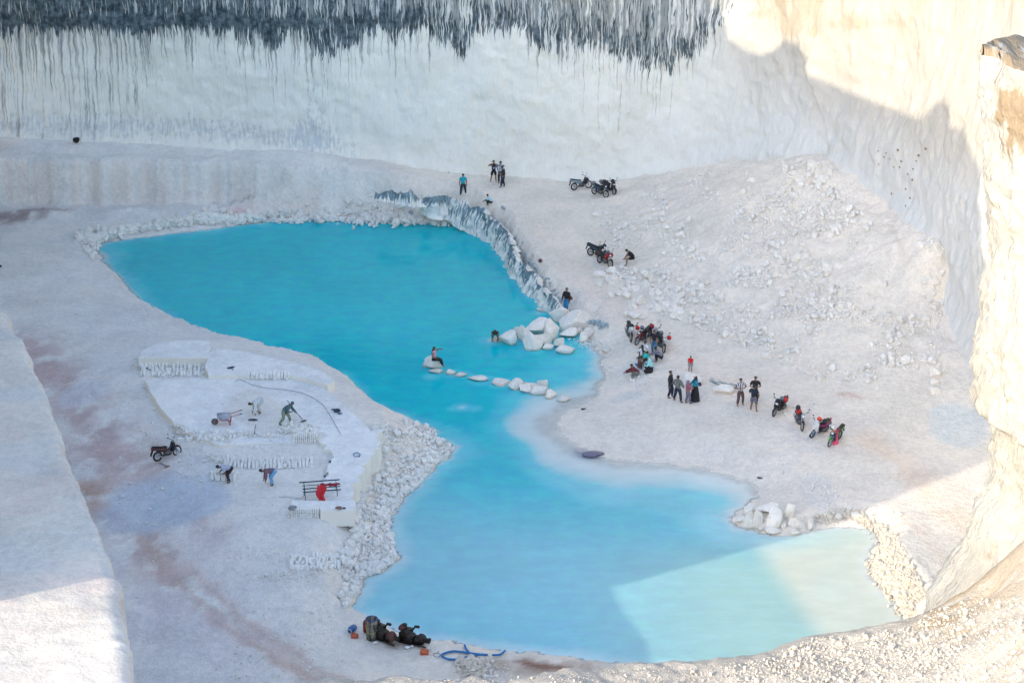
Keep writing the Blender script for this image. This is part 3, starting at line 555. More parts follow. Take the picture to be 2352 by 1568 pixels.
# ------------------------------------------------------------------ world and sun
sunv = -LD; elev = math.asin(sunv[2]); 
w = bpy.data.worlds.new('World'); SC.world = w; w.use_nodes = True; nt = w.node_tree; nt.nodes.clear()
sky = nt.nodes.new('ShaderNodeTexSky'); sky.sky_type = 'NISHITA'; sky.sun_disc = False; sky.sun_elevation = elev
sky.altitude = 200; sky.sun_rotation = math.atan2(sunv[0], sunv[1]); sky.air_density = 1.0; sky.dust_density = 1.4; sky.ozone_density = 1.0
bg = nt.nodes.new('ShaderNodeBackground'); bg.inputs[1].default_value = .15; ou = nt.nodes.new('ShaderNodeOutputWorld')
nt.links.new(sky.outputs[0], bg.inputs[0]); nt.links.new(bg.outputs[0], ou.inputs[0])
sl = bpy.data.lights.new('sun', 'SUN'); sl.energy = 2.0; sl.angle = R(.53); sl.color = (.50, .435, .33)
so = bpy.data.objects.new('sun', sl); COL.objects.link(so); so.rotation_euler = Vector(sunv).to_track_quat('Z', 'Y').to_euler()
SC.view_settings.view_transform = 'Standard'; SC.view_settings.look = 'None'; SC.view_settings.exposure = 1.82; SC.view_settings.gamma = 1
# ================================================================== loose rock
def ico(sub):
    bm = bmesh.new(); bmesh.ops.create_icosphere(bm, subdivisions=sub, radius=1)
    V = np.array([v.co[:] for v in bm.verts]); F = np.array([[v.index for v in f.verts] for f in bm.faces]); bm.free(); return V, F
_I = {k: ico(k) for k in (1, 2, 3, 4)}
def rock(sub, seed, cuts=9, rough=.10, dr=(.55, .85)):
    r = np.random.default_rng(seed); V, F = _I[sub]; V = V.copy()
    for _ in range(cuts):
        n = r.normal(size=3); n /= np.linalg.norm(n); d = r.uniform(*dr)
        h = V@n; V -= np.clip(h-d, 0, None)[:, None]*n*.97
    if sub > 1:
        q = fbm(V[:, 0]*1.7+seed, V[:, 1]*1.7+V[:, 2]*1.3, seed, 3)+fbm(V[:, 2]*4+seed, V[:, 1]*4-V[:, 0]*3, seed+5, 2)*.35
        V = V*(1+q[:, None]*rough*2)
    return V*np.array([1, r.uniform(.75, 1), r.uniform(.6, .85)]), F
M_fst = chalk_mat('buff_stone', base=(.69, .63, .54), fine=1.6, bumpd=.03)
SMALL = [rock(1, 100+k, 3, 0) for k in range(8)]; MEDS = [rock(2, 200+k, 7, .08) for k in range(8)]
def rots(n):
    q = rng.normal(size=(n, 4)); q /= np.linalg.norm(q, axis=1)[:, None]; w, x, y, z = q.T
    return np.stack([1-2*(y*y+z*z), 2*(x*y-z*w), 2*(x*z+y*w), 2*(x*y+z*w), 1-2*(x*x+z*z), 2*(y*z-x*w), 2*(x*z-y*w), 2*(y*z+x*w), 1-2*(x*x+y*y)], -1).reshape(-1, 3, 3)
def stones(name, P, r, label, lib=SMALL, sink=.25, mat=None, flat=1.0, group=None):
    n = len(P); k = rng.integers(0, len(lib), n); Rm = rots(n); Vs = []; Fs = []; o = 0
    for i in range(n):
        V, F = lib[k[i]]; v = (V*r[i])@Rm[i].T; v[:, 2] *= flat; v[:, 2] -= v[:, 2].min()*(1-sink)*1.0 + 0
        Vs.append(v+P[i]); Fs.append(F+o); o += len(V)
    ob = link(name, np_mesh(name, np.vstack(Vs), np.vstack(Fs)), mat or M_stone, smooth=lib is not SMALL)
    return tag(ob, label, 'rubble', group, 'stuff')
def Gv(px, py, hf=None):
    hf = hf or (lambda x, y: np.maximum(Hs(x, y), 0)); z = np.full(len(px), 1.0)
    for _ in range(14):
        u = px-1176.; v = py-784.; dy = FD*CT-v*ST; dz = -(FD*ST+v*CT); t = (CAMH-z)/(-dz); x, y = u*t, dy*t
        z = .45*z+.55*hf(x, y)
    return np.stack([x, y, hf(x, y)], -1)
def inpoly(poly, n):
    P = np.array(poly, float); out = []
    while sum(map(len, out)) < n:
        x = rng.uniform(P[:, 0].min(), P[:, 0].max(), 4*n); y = rng.uniform(P[:, 1].min(), P[:, 1].max(), 4*n)
        m = inside(x, y, P); out.append(np.stack([x[m], y[m]], -1))
    return np.vstack(out)[:n]
def along(pts, w, n):
    P = np.array(pts, float); d = np.r_[0, np.cumsum(np.hypot(*np.diff(P, axis=0).T))]; s = rng.uniform(0, d[-1], n)
    return np.stack([np.interp(s, d, P[:, 0])+rng.normal(0, w, n), np.interp(s, d, P[:, 1])+rng.normal(0, w*.45, n)], -1)
def psize(n, a, b, k=2.2): return a*(1-rng.uniform(0, 1, n)*(1-(a/b)**k))**(-1/k)
def cl(q, s, f):      # thin the scatter into patches
    m = (fbm(q[:, 0]/s, q[:, 1]/s*1.6, 9, 3)+.5) > f; return q[m]
q = np.vstack([along([(190,530),(215,560),(240,545),(330,528),(450,510),(560,506),(640,500),(760,496),(900,496),(1050,502),(1110,518)], 7, 3000), inpoly([(175,545),(185,525),(240,520),(235,560),(215,600),(195,580)], 260), along([(440,505),(480,505),(540,508)], 10, 260)])
stones('shore_rubble', Gv(q[:, 0], q[:, 1]), psize(len(q), .09, .46, 1.8), 'band of broken white stones along the far shore of the pool', sink=.05)
q = inpoly([(880,958),(1000,985),(1003,1008),(1045,1032),(1000,1070),(960,1118),(918,1150),(895,1186),(895,1222),(908,1256),(905,1292),(870,1315),(832,1332),(822,1355),(790,1400),(783,1370),(800,1310),(820,1240),(822,1170),(835,1100),(870,1050),(885,1000)], 6500)
e = np.array([[1045,1032],[918,1150],[895,1220],[905,1290],[832,1332],[790,1400]], float)
dd = pdist(q[:, 0], q[:, 1], np.array([(1000,985),(1045,1032),(1000,1070),(960,1118),(918,1150),(895,1186),(895,1222),(908,1256),(905,1292),(870,1315),(832,1332),(790,1400)], float))
q = q[rng.uniform(0, 1, len(q)) < np.exp(-dd/26)*1.15+.10]
stones('slope_rubble', Gv(q[:, 0], q[:, 1]), psize(len(q), .06, .32, 2.1), 'slope of small white quarry rubble falling from the work platform to the water', sink=.08)
q = cl(inpoly([(1380,500),(1500,430),(1700,378),(1900,372),(1925,440),(2000,510),(2150,560),(2165,720),(2160,900),(2000,905),(1850,860),(1640,765),(1530,738),(1420,640),(1380,590)], 9000), 60, .50)
m = (q[:, 0] > 1960) & (q[:, 0] < 2110) & (q[:, 1] > 520) & (q[:, 1] < 720); q = q[~m | (rng.uniform(0, 1, len(q)) < .05)]
stones('talus_rubble', Gv(q[:, 0], q[:, 1]), psize(len(q), .06, .34, 2.1), 'scree of white stones on the debris slope below the right cliff', sink=.3)
q = np.vstack([along([(1640,770),(1750,812),(1880,850)], 12, 260), along([(1380,830),(1430,870),(1500,830)], 16, 160), along([(1450,860),(1480,880)], 10, 160), along([(1840,1100),(1900,1140),(1880,1170)], 22, 260), along([(1900,1170),(1960,1190)], 20, 220), along([(1330,780),(1395,800)], 14, 420), along([(2150,560),(2165,640),(2155,720),(2140,760)], 9, 260), along([(1760,880),(1500,900)], 40, 130), along([(1700,930),(1900,960)], 40, 140)])
stones('floor_rubble', Gv(q[:, 0], q[:, 1]), psize(len(q), .03, .17, 2.6), 'scattered stone chips over the quarry floor beside the beach')
q = np.vstack([along([(1880,1195),(1960,1180),(2020,1215),(2040,1250),(2010,1300),(2040,1350),(2070,1380),(2090,1420)], 11, 1500), inpoly([(2000,1205),(2060,1230),(2110,1320),(2130,1370),(2075,1400),(2010,1320),(2030,1260)], 1500)])
stones('ridge_rubble', Gv(q[:, 0], q[:, 1]), psize(len(q), .045, .24, 2.3), 'sunlit ridge of crumbled chalk along the right bank of the near pool', mat=M_fst)
q = np.vstack([inpoly([(0,640),(300,700),(700,850),(900,1000),(820,1300),(700,1560),(330,1568),(240,1160),(60,800)], 1500), cl(inpoly([(300,830),(360,790),(400,880),(350,1000),(420,1040),(470,1100),(470,1160),(330,1000)], 1100), 40, .45), along([(400,985),(450,1020),(480,1050)], 16, 420), along([(500,1262),(640,1280),(760,1310),(600,1330)], 22, 900), along([(1080,1530),(1130,1545),(1100,1555)], 22, 900), inpoly([(560,1400),(780,1380),(780,1560),(500,1560)], 500)])
stones('left_floor_rubble', Gv(q[:, 0], q[:, 1]), psize(len(q), .022, .13, 2.6), 'small chips and gravel strewn over the left quarry floor')
q = np.vstack([along([(1070,1520),(1100,1530),(1085,1548)], 15, 520)])
stones('stone_pile', Gv(q[:, 0], q[:, 1]), psize(len(q), .05, .22, 2.0), 'heap of grey-buff stones beside the blue hose', mat=M_fst, sink=0)
spf = lambda x, y: SZ[np.clip(((np.asarray(y)-sy[0])/.16).astype(int), 0, len(sy)-1), np.clip(((np.asarray(x)-sx[0])/.16).astype(int), 0, len(sx)-1)]
def Gs(px, py):
    z = np.full(len(px), 7.5)
    for _ in range(20):
        u = px-1176.; v = py-784.; dy = FD*CT-v*ST; dz = -(FD*ST+v*CT); t = (CAMH-z)/(-dz); x, y = u*t, dy*t
        z = .6*z+.4*spf(x, y)
    return np.stack([x, y, z], -1)
q = np.vstack([inpoly([(1560,1535),(1760,1510),(1860,1466),(2000,1452),(2090,1440),(2180,1370),(2352,1290),(2352,1568),(1540,1568)], 5200), inpoly([(1700,1525),(1900,1475),(2352,1420),(2352,1568),(1600,1568)], 1500)])
f_ = sst(1560, 1900, q[:, 0])*.8+.2; q = q[rng.uniform(0, 1, len(q)) < f_]
stones('foreground_rubble', Gs(q[:, 0], q[:, 1]), psize(len(q), .026, .17, 2.4), 'sunlit stony scree in the bottom right foreground', sink=.3, mat=M_fst)
q = inpoly([(740,1555),(1100,1560),(1300,1548),(1550,1526),(1600,1540),(1600,1590),(740,1590)], 900)
stones('foreground_gravel', Gs(q[:, 0], q[:, 1]), psize(len(q), .02, .09, 2.5), 'fine gravel on the sunlit foreground lip at the bottom', sink=.3, mat=M_fst)
# -------- individual boulders (px centre, width px, height px, seed/variant)
BM = []
for k in range(9):
    V, F = rock(4, 320+k, 9, .05, (.42, .74)); V = V/np.abs(V).max(0); me = np_mesh('boulder_mesh', V, F); me.materials.append(M_boulder); me.shade_smooth(); BM.append(me)
def boulder(px, py, wpx, hpx, label, group=None, rz=None, base=None, name='boulder', sinkf=.3, tilt=.12):
    """px,py: the picture point under the middle of its foot"""
    p = G(px, py) if base is None else Vector(W(px, py, base)); zc = p.y*CT+(CAMH-p.z)*ST
    w_ = wpx/FD*zc/2; h_ = hpx/FD*zc/CT/2*1.12; d_ = w_*random.uniform(.65, .95)
    o = bpy.data.objects.new(name, random.choice(BM)); COL.objects.link(o)
    h_ = max(.3*w_, h_-d_*ST*.35)
    o.scale = (w_, d_, h_/(1-sinkf*.5)); o.location = (p.x, p.y+d_*.6, p.z+h_*(1-sinkf)); o.rotation_euler = (random.uniform(-tilt, tilt), random.uniform(-tilt, tilt), rz if rz is not None else random.uniform(-.5, .5)+random.choice((0, math.pi)))
    return tag(o, label, 'boulder', group)
GJ = 'boulders of the small point between the two coves'
for b in [(1232,770,64,46,'broad flat-topped boulder at the left crown of the boulder heap, overhanging its neighbours'),(1283,742,52,38,'pointed boulder at the top of the boulder heap, left of the standing man'),
 (1318,762,96,44,'largest slab of the boulder heap, under the standing man with the bag'),(1268,782,46,50,'upright rounded boulder wedged in the middle of the boulder heap'),
 (1208,786,44,42,'tilted boulder on the left flank of the heap beside the flat-topped one'),(1168,792,44,42,'triangular boulder nearest the crouching bather'),(1222,800,36,38,'leaning wedge boulder low on the left of the heap'),
 (1244,796,48,36,'ochre-stained boulder with a hollow, front middle of the heap'),(1258,803,30,18,'small flat boulder between the ochre-stained one and the cream one'),(1223,807,0,0,''),
 (1226,804,50,38,'pale pyramid boulder standing in the water at the front of the heap'),(1306,776,44,28,'flat grey-white boulder below the largest slab'),(1288,800,32,26,'small round boulder at the front right of the heap'),
 (1330,768,20,16,'little round stone tucked under the right end of the largest slab'),(1348,778,34,24,'rounded boulder near the dark wet patch at the right of the heap'),(1338,786,26,22,'egg shaped boulder in front of the rounded one near the wet patch'),
 (1298,812,46,24,'low smooth boulder at the water edge, right front of the heap'),(1392,812,26,14,'single low boulder at the corner where the rubble meets the cove'),(1188,776,20,26,'narrow boulder behind the triangular one'),(1300,742,34,22,'small boulder beside the shoes of the standing man'),
 (1280,740,0,0,''),(1243,716,22,10,'low stone breaking the water above the boulder heap'),(1252,706,18,8,'small half-sunken stone just off the dark bank')]:
    if b[2]: boulder(*b[:4], b[4], GJ)
for b in [(996,852,38,30,'yellow-edged boulder the seated woman rests on',), (982,846,26,18,'small boulder leaning at the left of the woman\'s rock'),(1001,858,28,12,'low wet stone at the foot of the woman\'s rock'),(1035,861,20,12,'first stepping stone right of the seated woman'),(1060,866,28,9,'second stepping stone, barely out of the water'),(1098,876,42,10,'long flat stepping stone awash in the middle of the line'),(1152,887,36,14,'low rounded stepping stone left of the blocky one'),(1184,897,30,24,'blocky stepping stone with a sharp top edge'),(1196,884,24,8,'thin stone behind the blocky stepping stone'),(1211,903,32,20,'squat boulder between the blocky one and the end cluster'),(1222,893,30,12,'flat stone behind the squat boulder of the line'),(1237,908,36,26,'big boulder with an orange stain near the shore end of the line'),(1250,893,28,20,'upright block at the back of the end cluster'),(1267,917,26,20,'pale pink boulder ending the stepping stone line'),(1296,923,34,6,'flat sliver of stone awash beyond the end of the line')]:
    boulder(b[0], b[1], b[2]*1.22, b[3]*1.15, b[4], 'stepping stones across the cove', base=-.05)
boulder(1138, 787, 34, 14, 'flat rock awash under the crouching bather', base=-.1)
GR = 'boulders at the right shore of the near pool'
for b in [(1719,1216,34,44,'tall egg-shaped boulder at the left of the right-hand shore group'),(1741,1208,26,48,'narrow upright boulder behind the egg-shaped one'),(1776,1212,46,46,'large round boulder with a dark pitted scar'),(1764,1180,60,30,'sloping slab resting on top of the right shore group'),(1812,1190,30,46,'leaning pillar-like boulder catching the sunlight edge'),
 (1832,1218,42,36,'sunlit domed boulder with a cracked face'),(1776,1230,40,20,'low flat boulder at the water in front of the scarred one'),(1827,1230,22,16,'small bright triangular stone in front of the domed boulder'),(1859,1216,18,26,'thin upright sunlit stone right of the domed boulder'),(1703,1202,50,16,'flat rubbly ledge stone at the left tip of the group'),(1725,1180,44,20,'slanting slab behind the left tip of the group'),(1748,1222,22,14,'small broken stone between the egg-shaped boulder and the flat one'),(1800,1216,12,18,'small wedge stone between the scarred and the domed boulders')]:
    boulder(*b[:4], b[4], GR)
random.seed(21)
GT = 'boulders of the debris slope'
for x, y, w_, h_, lab in [(1588,886,56,32,'broad low boulder behind the veiled women, the child stands on its back edge'),(1662,906,50,22,'flat pale boulder with scratched dark marks, left of the man in stripes'),(1762,824,24,16,'lone boulder on the open floor above the right people'),(1600,740,30,12,'lone stone at the foot of the boulder field'),(2048,1182,18,10,'sunlit stone casting a shadow on the right floor'),(2068,1186,22,12,'second sunlit stone in the short row on the right floor'),(1985,1170,16,9,'small stone at the left end of the sunlit row'),(1968,1192,26,20,'rounded sunlit boulder behind the bright rubble'),(1897,1188,18,16,'bright cube-like stone at the left of the rubble bank'),(1925,1192,20,14,'bright wedge stone beside the cube-like one'),(1372,497,26,12,'lone buff stone below the parked black motorcycles'),(1905,838,20,12,'small boulder left of the lower talus fans'),(1900,1140,0,0,'')]:
    if w_: boulder(x, y, w_, h_, lab)
lst = []
for x0, y0, x1, y1, n, a, b, lab in [(1375,625,1500,690,26,16,34,'rounded white boulder in the dense heap beside the seated man in black'),(1440,675,1560,735,26,18,38,'big white boulder at the lower edge of the boulder field near the track'),(1490,650,1640,745,26,10,24,'white stone in the boulder field above the track'),
    (1480,600,1600,660,12,12,24,'white stone high in the boulder field behind the seated man'),(1780,510,1930,640,30,14,36,'white boulder in the middle of the debris slope'),(2120,560,2165,740,24,14,30,'rounded boulder in the column along the right edge of the debris slope'),(1800,375,1915,455,24,14,34,'broken block below the shoulder of the right cliff'),(1850,840,1935,885,7,12,26,'stone in the small pile at the foot of the debris slope'),(2135,850,2170,905,9,16,34,'boulder in the pile at the bottom right corner of the debris slope'),
    (1700,400,1800,470,12,10,22,'stone on the upper debris slope left of the broken blocks'),(1950,640,2010,760,9,10,20,'stone in the gully of the debris slope'),(1640,755,1720,800,12,12,26,'stone in the row at the foot of the slope beyond the red-shirted child')]:
    for k in range(n): boulder(random.uniform(x0, x1), random.uniform(y0, y1), a+(b-a)*random.random()**1.6, (a+(b-a)*random.random()**1.6)*.66, lab, lab.replace('white ', '').replace('rounded ', '')+' group', sinkf=.5 if y0 < 600 or x0 > 1900 else .35, tilt=.4)
for k in range(46):
    x = random.uniform(190, 760); y = np.interp(x, [190, 230, 300, 450, 640, 760], [556, 540, 526, 508, 500, 494])+random.uniform(-9, 9)
    boulder(x, y, random.uniform(10, 26), random.uniform(8, 16), 'larger pale stone in the rubble band of the far shore', 'larger stones of the far shore')
for x, y, w_, h_, lab in [(213,566,34,26,'tall split boulder at the far left tip of the pool'),(275,530,54,20,'long flat boulder on the far left shore'),(411,520,22,40,'upright pale block on the far shore'),(452,512,50,20,'long dark-edged slab on the far shore')]: boulder(x, y, w_, h_, lab)
# -------- dark jagged bank under the road
def crag(name, tops, zt, zb, seed, thr0, mat=None, jg=1.0, grey=.5, prof=1.0):
    P = np.array([W(a, b, z) for (a, b), z in zip(tops, zt)]); d = np.r_[0, np.cumsum(np.hypot(*np.diff(P[:, :2], axis=0).T))]
    s_ = np.arange(0, d[-1], .10); x = np.interp(s_, d, P[:, 0]); y = np.interp(s_, d, P[:, 1]); zt_ = np.interp(s_, d, P[:, 2]); zb_ = np.interp(s_, d, zb); tp = sst(0, 1.3, s_)*sst(0, 1.3, s_[-1]-s_); zt_ = zb_+(zt_-zb_)*(.25+.75*tp)
    tx_ = np.gradient(x); ty_ = np.gradient(y); L = np.hypot(tx_, ty_); n1_, n2_ = ty_/L, -tx_/L
    f = np.linspace(0, 1, 22)[:, None]; jag = (vn(s_*1.3, s_*0, seed)-.5)*.32+(vn(s_*4.1, s_*0, seed+1)-.5)*.34
    Zc = zb_+(zt_+jag*.9*jg-zb_)*f; Sc = np.tile(s_, (22, 1))
    off = (.55*(1-f)+.15 + (fbm(Sc*1.3+Zc*.5, Zc*.7, seed, 4)*.5+fbm(Sc*3.6, Zc*2.6, seed+3, 3)*.55)*jg)*prof
    off[-1] = off[-2]-.5; Zc[-1] = Zc[-2]-.5
    me = np_mesh(name, np.stack([x+n1_*off, y+n2_*off, Zc], -1).reshape(-1, 3), grid_faces(22, len(s_)), {'wash': np.zeros(Zc.size), 'thr': np.where(np.arange(22)[:, None] >= 21, 1.2, thr0-.04+.22*(1-np.tile(f, (1, len(s_))))**1.3+.20*(vn(Sc*.9, Zc*.9, seed+7)-.42)).ravel(), 'drp': np.full(Zc.size, .99), 'warm': np.full(Zc.size, .95), 'grey': np.full(Zc.size, grey)})
    add_uv(me, Sc, Zc); o = link(name, me, mat or M_bank); tag(o, kind='structure'); return o
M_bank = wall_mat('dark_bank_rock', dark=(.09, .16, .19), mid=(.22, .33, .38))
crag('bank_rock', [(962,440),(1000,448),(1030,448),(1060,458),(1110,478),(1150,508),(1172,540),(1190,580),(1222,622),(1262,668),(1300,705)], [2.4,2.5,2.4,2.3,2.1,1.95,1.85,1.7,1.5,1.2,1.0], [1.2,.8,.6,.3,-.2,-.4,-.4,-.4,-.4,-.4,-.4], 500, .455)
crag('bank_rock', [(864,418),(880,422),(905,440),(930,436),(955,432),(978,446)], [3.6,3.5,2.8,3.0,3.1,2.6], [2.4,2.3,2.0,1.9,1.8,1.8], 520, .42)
M_bl = chalk_mat('blue_grey_stone', base=(.42, .50, .54), fine=1.6, bumpd=.03)
q = along([(868,424),(900,440),(975,440),(1020,444),(1060,456),(1110,476),(1150,504),(1174,540),(1192,580),(1224,620),(1264,666),(1302,702)], 4, 420)
stones('bank_rubble', Gv(q[:, 0], q[:, 1]), psize(len(q), .05, .22, 2.2), 'broken blue-grey stones along the dark bank above the far pool', mat=M_bl)
q = np.vstack([along([(1352,738),(1372,742),(1384,756)], 7, 110)])
stones('dark_rubble', Gv(q[:, 0], q[:, 1]), psize(len(q), .05, .2, 2.2), 'patch of dark wet stones at the right end of the boulder heap', mat=M_bl)
# -------- the stepped sawn platform
def slab(pts, z, name='quarry_terrace', depth=1.6, rag=.07):
    P0 = [W(a, b, z) for a, b in pts]; P = []
    for k in range(len(P0)):
        a_, b_ = P0[k], P0[(k+1) % len(P0)]; L = np.linalg.norm(b_-a_); m = max(1, int(L/.35)); nv = np.array([b_[1]-a_[1], a_[0]-b_[0], 0])/L
        for q_ in range(m):
            f = q_/m; w_ = math.sin(math.pi*min(1, f*3, (1-f)*3)/2)
            P.append(a_+(b_-a_)*f+nv*w_*rag*(float(vn(np.array(a_[0]*2+q_*.9), np.array(a_[1]+q_*.37), 12))-.5)*2)
    SLABS.append(([(float(p[0]), float(p[1])) for p in P], z, (min(p[0] for p in P), max(p[0] for p in P), min(p[1] for p in P), max(p[1] for p in P)))); bm = bmesh.new()
    t = [bm.verts.new(p) for p in P]; b_ = [bm.verts.new((p[0]+random.uniform(-.5, .5)*rag, p[1]-.02, z-depth)) for p in P]
    bm.faces.new(t); n = len(t)
    for i in range(n): bm.faces.new((t[i], b_[i], b_[(i+1) % n], t[(i+1) % n]))
    bmesh.ops.recalc_face_normals(bm, faces=bm.faces)
    ed = [e for e in bm.edges if abs(e.verts[0].co.z-z) < .01 and abs(e.verts[1].co.z-z) < .01]
    bmesh.ops.bevel(bm, geom=ed, offset=.03, segments=2, affect='EDGES')
    me = bpy.data.meshes.new(name); bm.to_mesh(me); bm.free(); o = link(name, me, M_cut, smooth=False); tag(o, kind='structure'); return o
slab([(318,823),(322,806),(352,791),(400,783),(440,780),(484,784),(482,821)], 2.72, depth=.9)
slab([(478,862),(470,838),(479,811),(500,800),(560,806),(640,824),(700,838),(740,852),(770,872),(752,884),(700,868),(666,862),(560,862)], 2.66)
slab([(332,870),(485,868),(665,868),(702,872),(745,890),(790,930),(830,965),(862,1000),(780,1008),(700,1014),(505,1022),(455,1005),(410,985),(372,940),(345,900)], 2.42)
slab([(730,1012),(800,1003),(866,984),(877,984),(868,1020),(852,1050),(828,1088),(812,1120),(812,1166),(775,1166),(738,1166),(740,1122),(752,1075),(764,1040)], 2.52, rag=.3)
slab([(669,1148),(733,1149),(812,1150),(814,1172),(736,1172),(733,1165),(669,1164)], 2.85, depth=.9, rag=.05)
slab([(674,980),(728,980),(731,993),(674,993)], 2.90, depth=.7)
from mathutils.bvhtree import BVHTree
bvh = BVHTree.FromObject(bw_o, bpy.context.evaluated_depsgraph_get()); hv = []; hf = []
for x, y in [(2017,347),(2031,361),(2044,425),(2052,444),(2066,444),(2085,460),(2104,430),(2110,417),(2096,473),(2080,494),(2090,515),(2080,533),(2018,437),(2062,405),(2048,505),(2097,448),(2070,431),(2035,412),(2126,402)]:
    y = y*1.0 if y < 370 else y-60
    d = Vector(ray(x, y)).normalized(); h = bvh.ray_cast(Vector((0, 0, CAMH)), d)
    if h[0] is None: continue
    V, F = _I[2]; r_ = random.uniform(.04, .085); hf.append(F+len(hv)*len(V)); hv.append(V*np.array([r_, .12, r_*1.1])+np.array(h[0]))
if hv: tag(link('hole_spots', np_mesh('holes', np.vstack(hv), np.vstack(hf)), pm('hole_shadow', (.30, .22, .15), 1)), kind='structure')  # solid dark blobs paint the shade inside the pits
def cutwall(x0, x1, yt, z, hgt, n, rows):
    """sawn face with the upright saw slots left by the cutters"""
    a = W(x0, yt, z); b = W(x1, yt, z); bm = bmesh.new(); L = b-a; w_ = np.linalg.norm(L[:2])
    def box(cx, cz, sx_, sz_, dy, th=.06):
        c = a+L*cx; m = Matrix.Translation((c[0], c[1]+dy, cz)) @ Matrix.Diagonal((sx_, th, sz_, 1))
        bmesh.ops.create_cube(bm, size=1, matrix=m)
    k = 0; dw = w_/n
    for i in range(n):
        for j in range(rows):
            if random.random() < .12: continue
            hh = hgt/rows; box((i+.5)/n, z-hh*(j+.5)+random.uniform(-.01, .01), dw*random.uniform(.70, .86), hh*random.uniform(.86, .95), random.uniform(-.10, -.04), .26)
    bmesh.ops.bevel(bm, geom=list(bm.edges), offset=.008, segments=1, affect='EDGES')
    me = bpy.data.meshes.new('sawn_wall'); bm.to_mesh(me); bm.free(); o = link('sawn_wall', me, M_brick, smooth=False)
    return o
tag(cutwall(669, 733, 1165, 2.84, .75, 13, 3), 'chalk face sawn into upright slots in front of the metal bench', 'sawn stone')
tag(cutwall(674, 730, 995, 2.89, .5, 12, 2), 'pale sawn stone face with upright slots near the man with the pick', 'sawn stone')
tag(cutwall(575, 606, 1023, 2.48, .28, 9, 1), 'short row of upright saw slots in the cream ledge below the barrow', 'sawn stone')
tag(cutwall(479, 510, 838, 2.7, .3, 6, 1), 'faint saw slots in the upper ledge behind the long-handled tool', 'sawn stone')
# -------- cut blocks: leaning and tumbled in their piles, one object each up to 300, the smallest rest as one
bmk = bmesh.new(); bmesh.ops.create_cube(bmk, size=1, matrix=Matrix.Diagonal((.38, .13, .20, 1))); bmesh.ops.bevel(bmk, geom=list(bmk.edges), offset=.008, segments=1, affect='EDGES')
BMESH = bpy.data.meshes.new('cut_block'); bmk.to_mesh(BMESH); bmk.free(); BMESH.materials.append(M_brick)
cnt = 0; restV = []; restF = []
def bricks(x0, x1, yb, yt, rows, cols, label, jumble=.3, lift=0.0, ind=True, upright=True, curve=None):
    """rows step back and up from the front row at yb"""
    global cnt
    pf = G((x0+x1)/2, yb); 
    for j in range(rows):
        for i in range(cols):
            if random.random() < .06: continue
            fx = (i+.5+random.uniform(-.35, .35)*(.5+jumble))/cols; px = x0+(x1-x0)*fx; cy = curve(fx) if curve else 0
            py = yb+(yt-yb)*(j+random.uniform(-.3, .3)*jumble)/max(1, rows) + cy
            p = W(px, py, 0); p = G(px, py) if ind else Vector(W(px, py, pf.z))
            if upright and random.random() > jumble: ro = (random.uniform(.9, 1.3), random.uniform(-.15, .15), math.pi/2+random.uniform(-.25, .25)); zz_ = .15; ro = (random.uniform(-.2, .2), -random.uniform(.8, 1.25), math.pi/2+random.uniform(-.3, .3))
            else: ro = (random.uniform(-.5, .5), random.uniform(-.5, .5), random.uniform(0, 3.1)); zz_ = .09
            o = bpy.data.objects.new('cut_block', BMESH); COL.objects.link(o); o.location = (p.x, p.y, p.z+zz_+lift*j/max(1, rows)-.02); o.rotation_euler = ro; o.scale = (random.uniform(.6, 1.05), random.uniform(.85, 1.25), random.uniform(.8, 1.15))
            tag(o, label, 'stone block', 'blocks of the '+label.split(' in the ')[1]); cnt += 1
q = along([(876,985),(862,1030),(846,1062),(826,1105),(820,1170),(824,1240),(806,1275),(790,1300)], 8, 1300)
stones('rim_rubble', Gv(q[:, 0], q[:, 1]), psize(len(q), .07, .40, 2.2), 'broken chalk heaped against the outer rim of the work platform')
bricks(322, 470, 862, 836, 4, 18, 'white sawn block in the neat stack under the upper left ledge', .35)
bricks(568, 664, 868, 856, 2, 15, 'white sawn block in the low row right of the long-handled tool', .3)
bricks(512, 718, 1072, 1052, 3, 25, 'white sawn block in the long leaning row behind the two stooping men', .1, curve=lambda f: 6*math.sin(f*3.1)-3)
bricks(486, 542, 1102, 1082, 3, 8, 'white sawn block in the stack beside the man stooping on the left', .2)
bricks(668, 780, 1305, 1272, 4, 14, 'white sawn block in the tumbled stack at the lower right platform corner', .55)
bricks(405, 560, 1008, 980, 2, 12, 'white broken block in the jumble below the wheelbarrow', .95)
bricks(652, 722, 990, 970, 3, 6, 'white broken block in the heap at the pickman\'s feet', .8)
q = np.vstack([along([(402,978),(440,1000),(500,1004),(560,998),(640,1003)], 7, 420), along([(470,1000),(520,1010)], 9, 160), along([(650,992),(700,985),(724,982)], 7, 170), along([(480,1050),(520,1060)], 9, 120)])
stones('block_rubble', np.array([list(G(a, b)) for a, b in q]), psize(len(q), .05, .16, 2.2), 'offcuts and broken bits around the sawn block piles')
print('blocks', cnt)
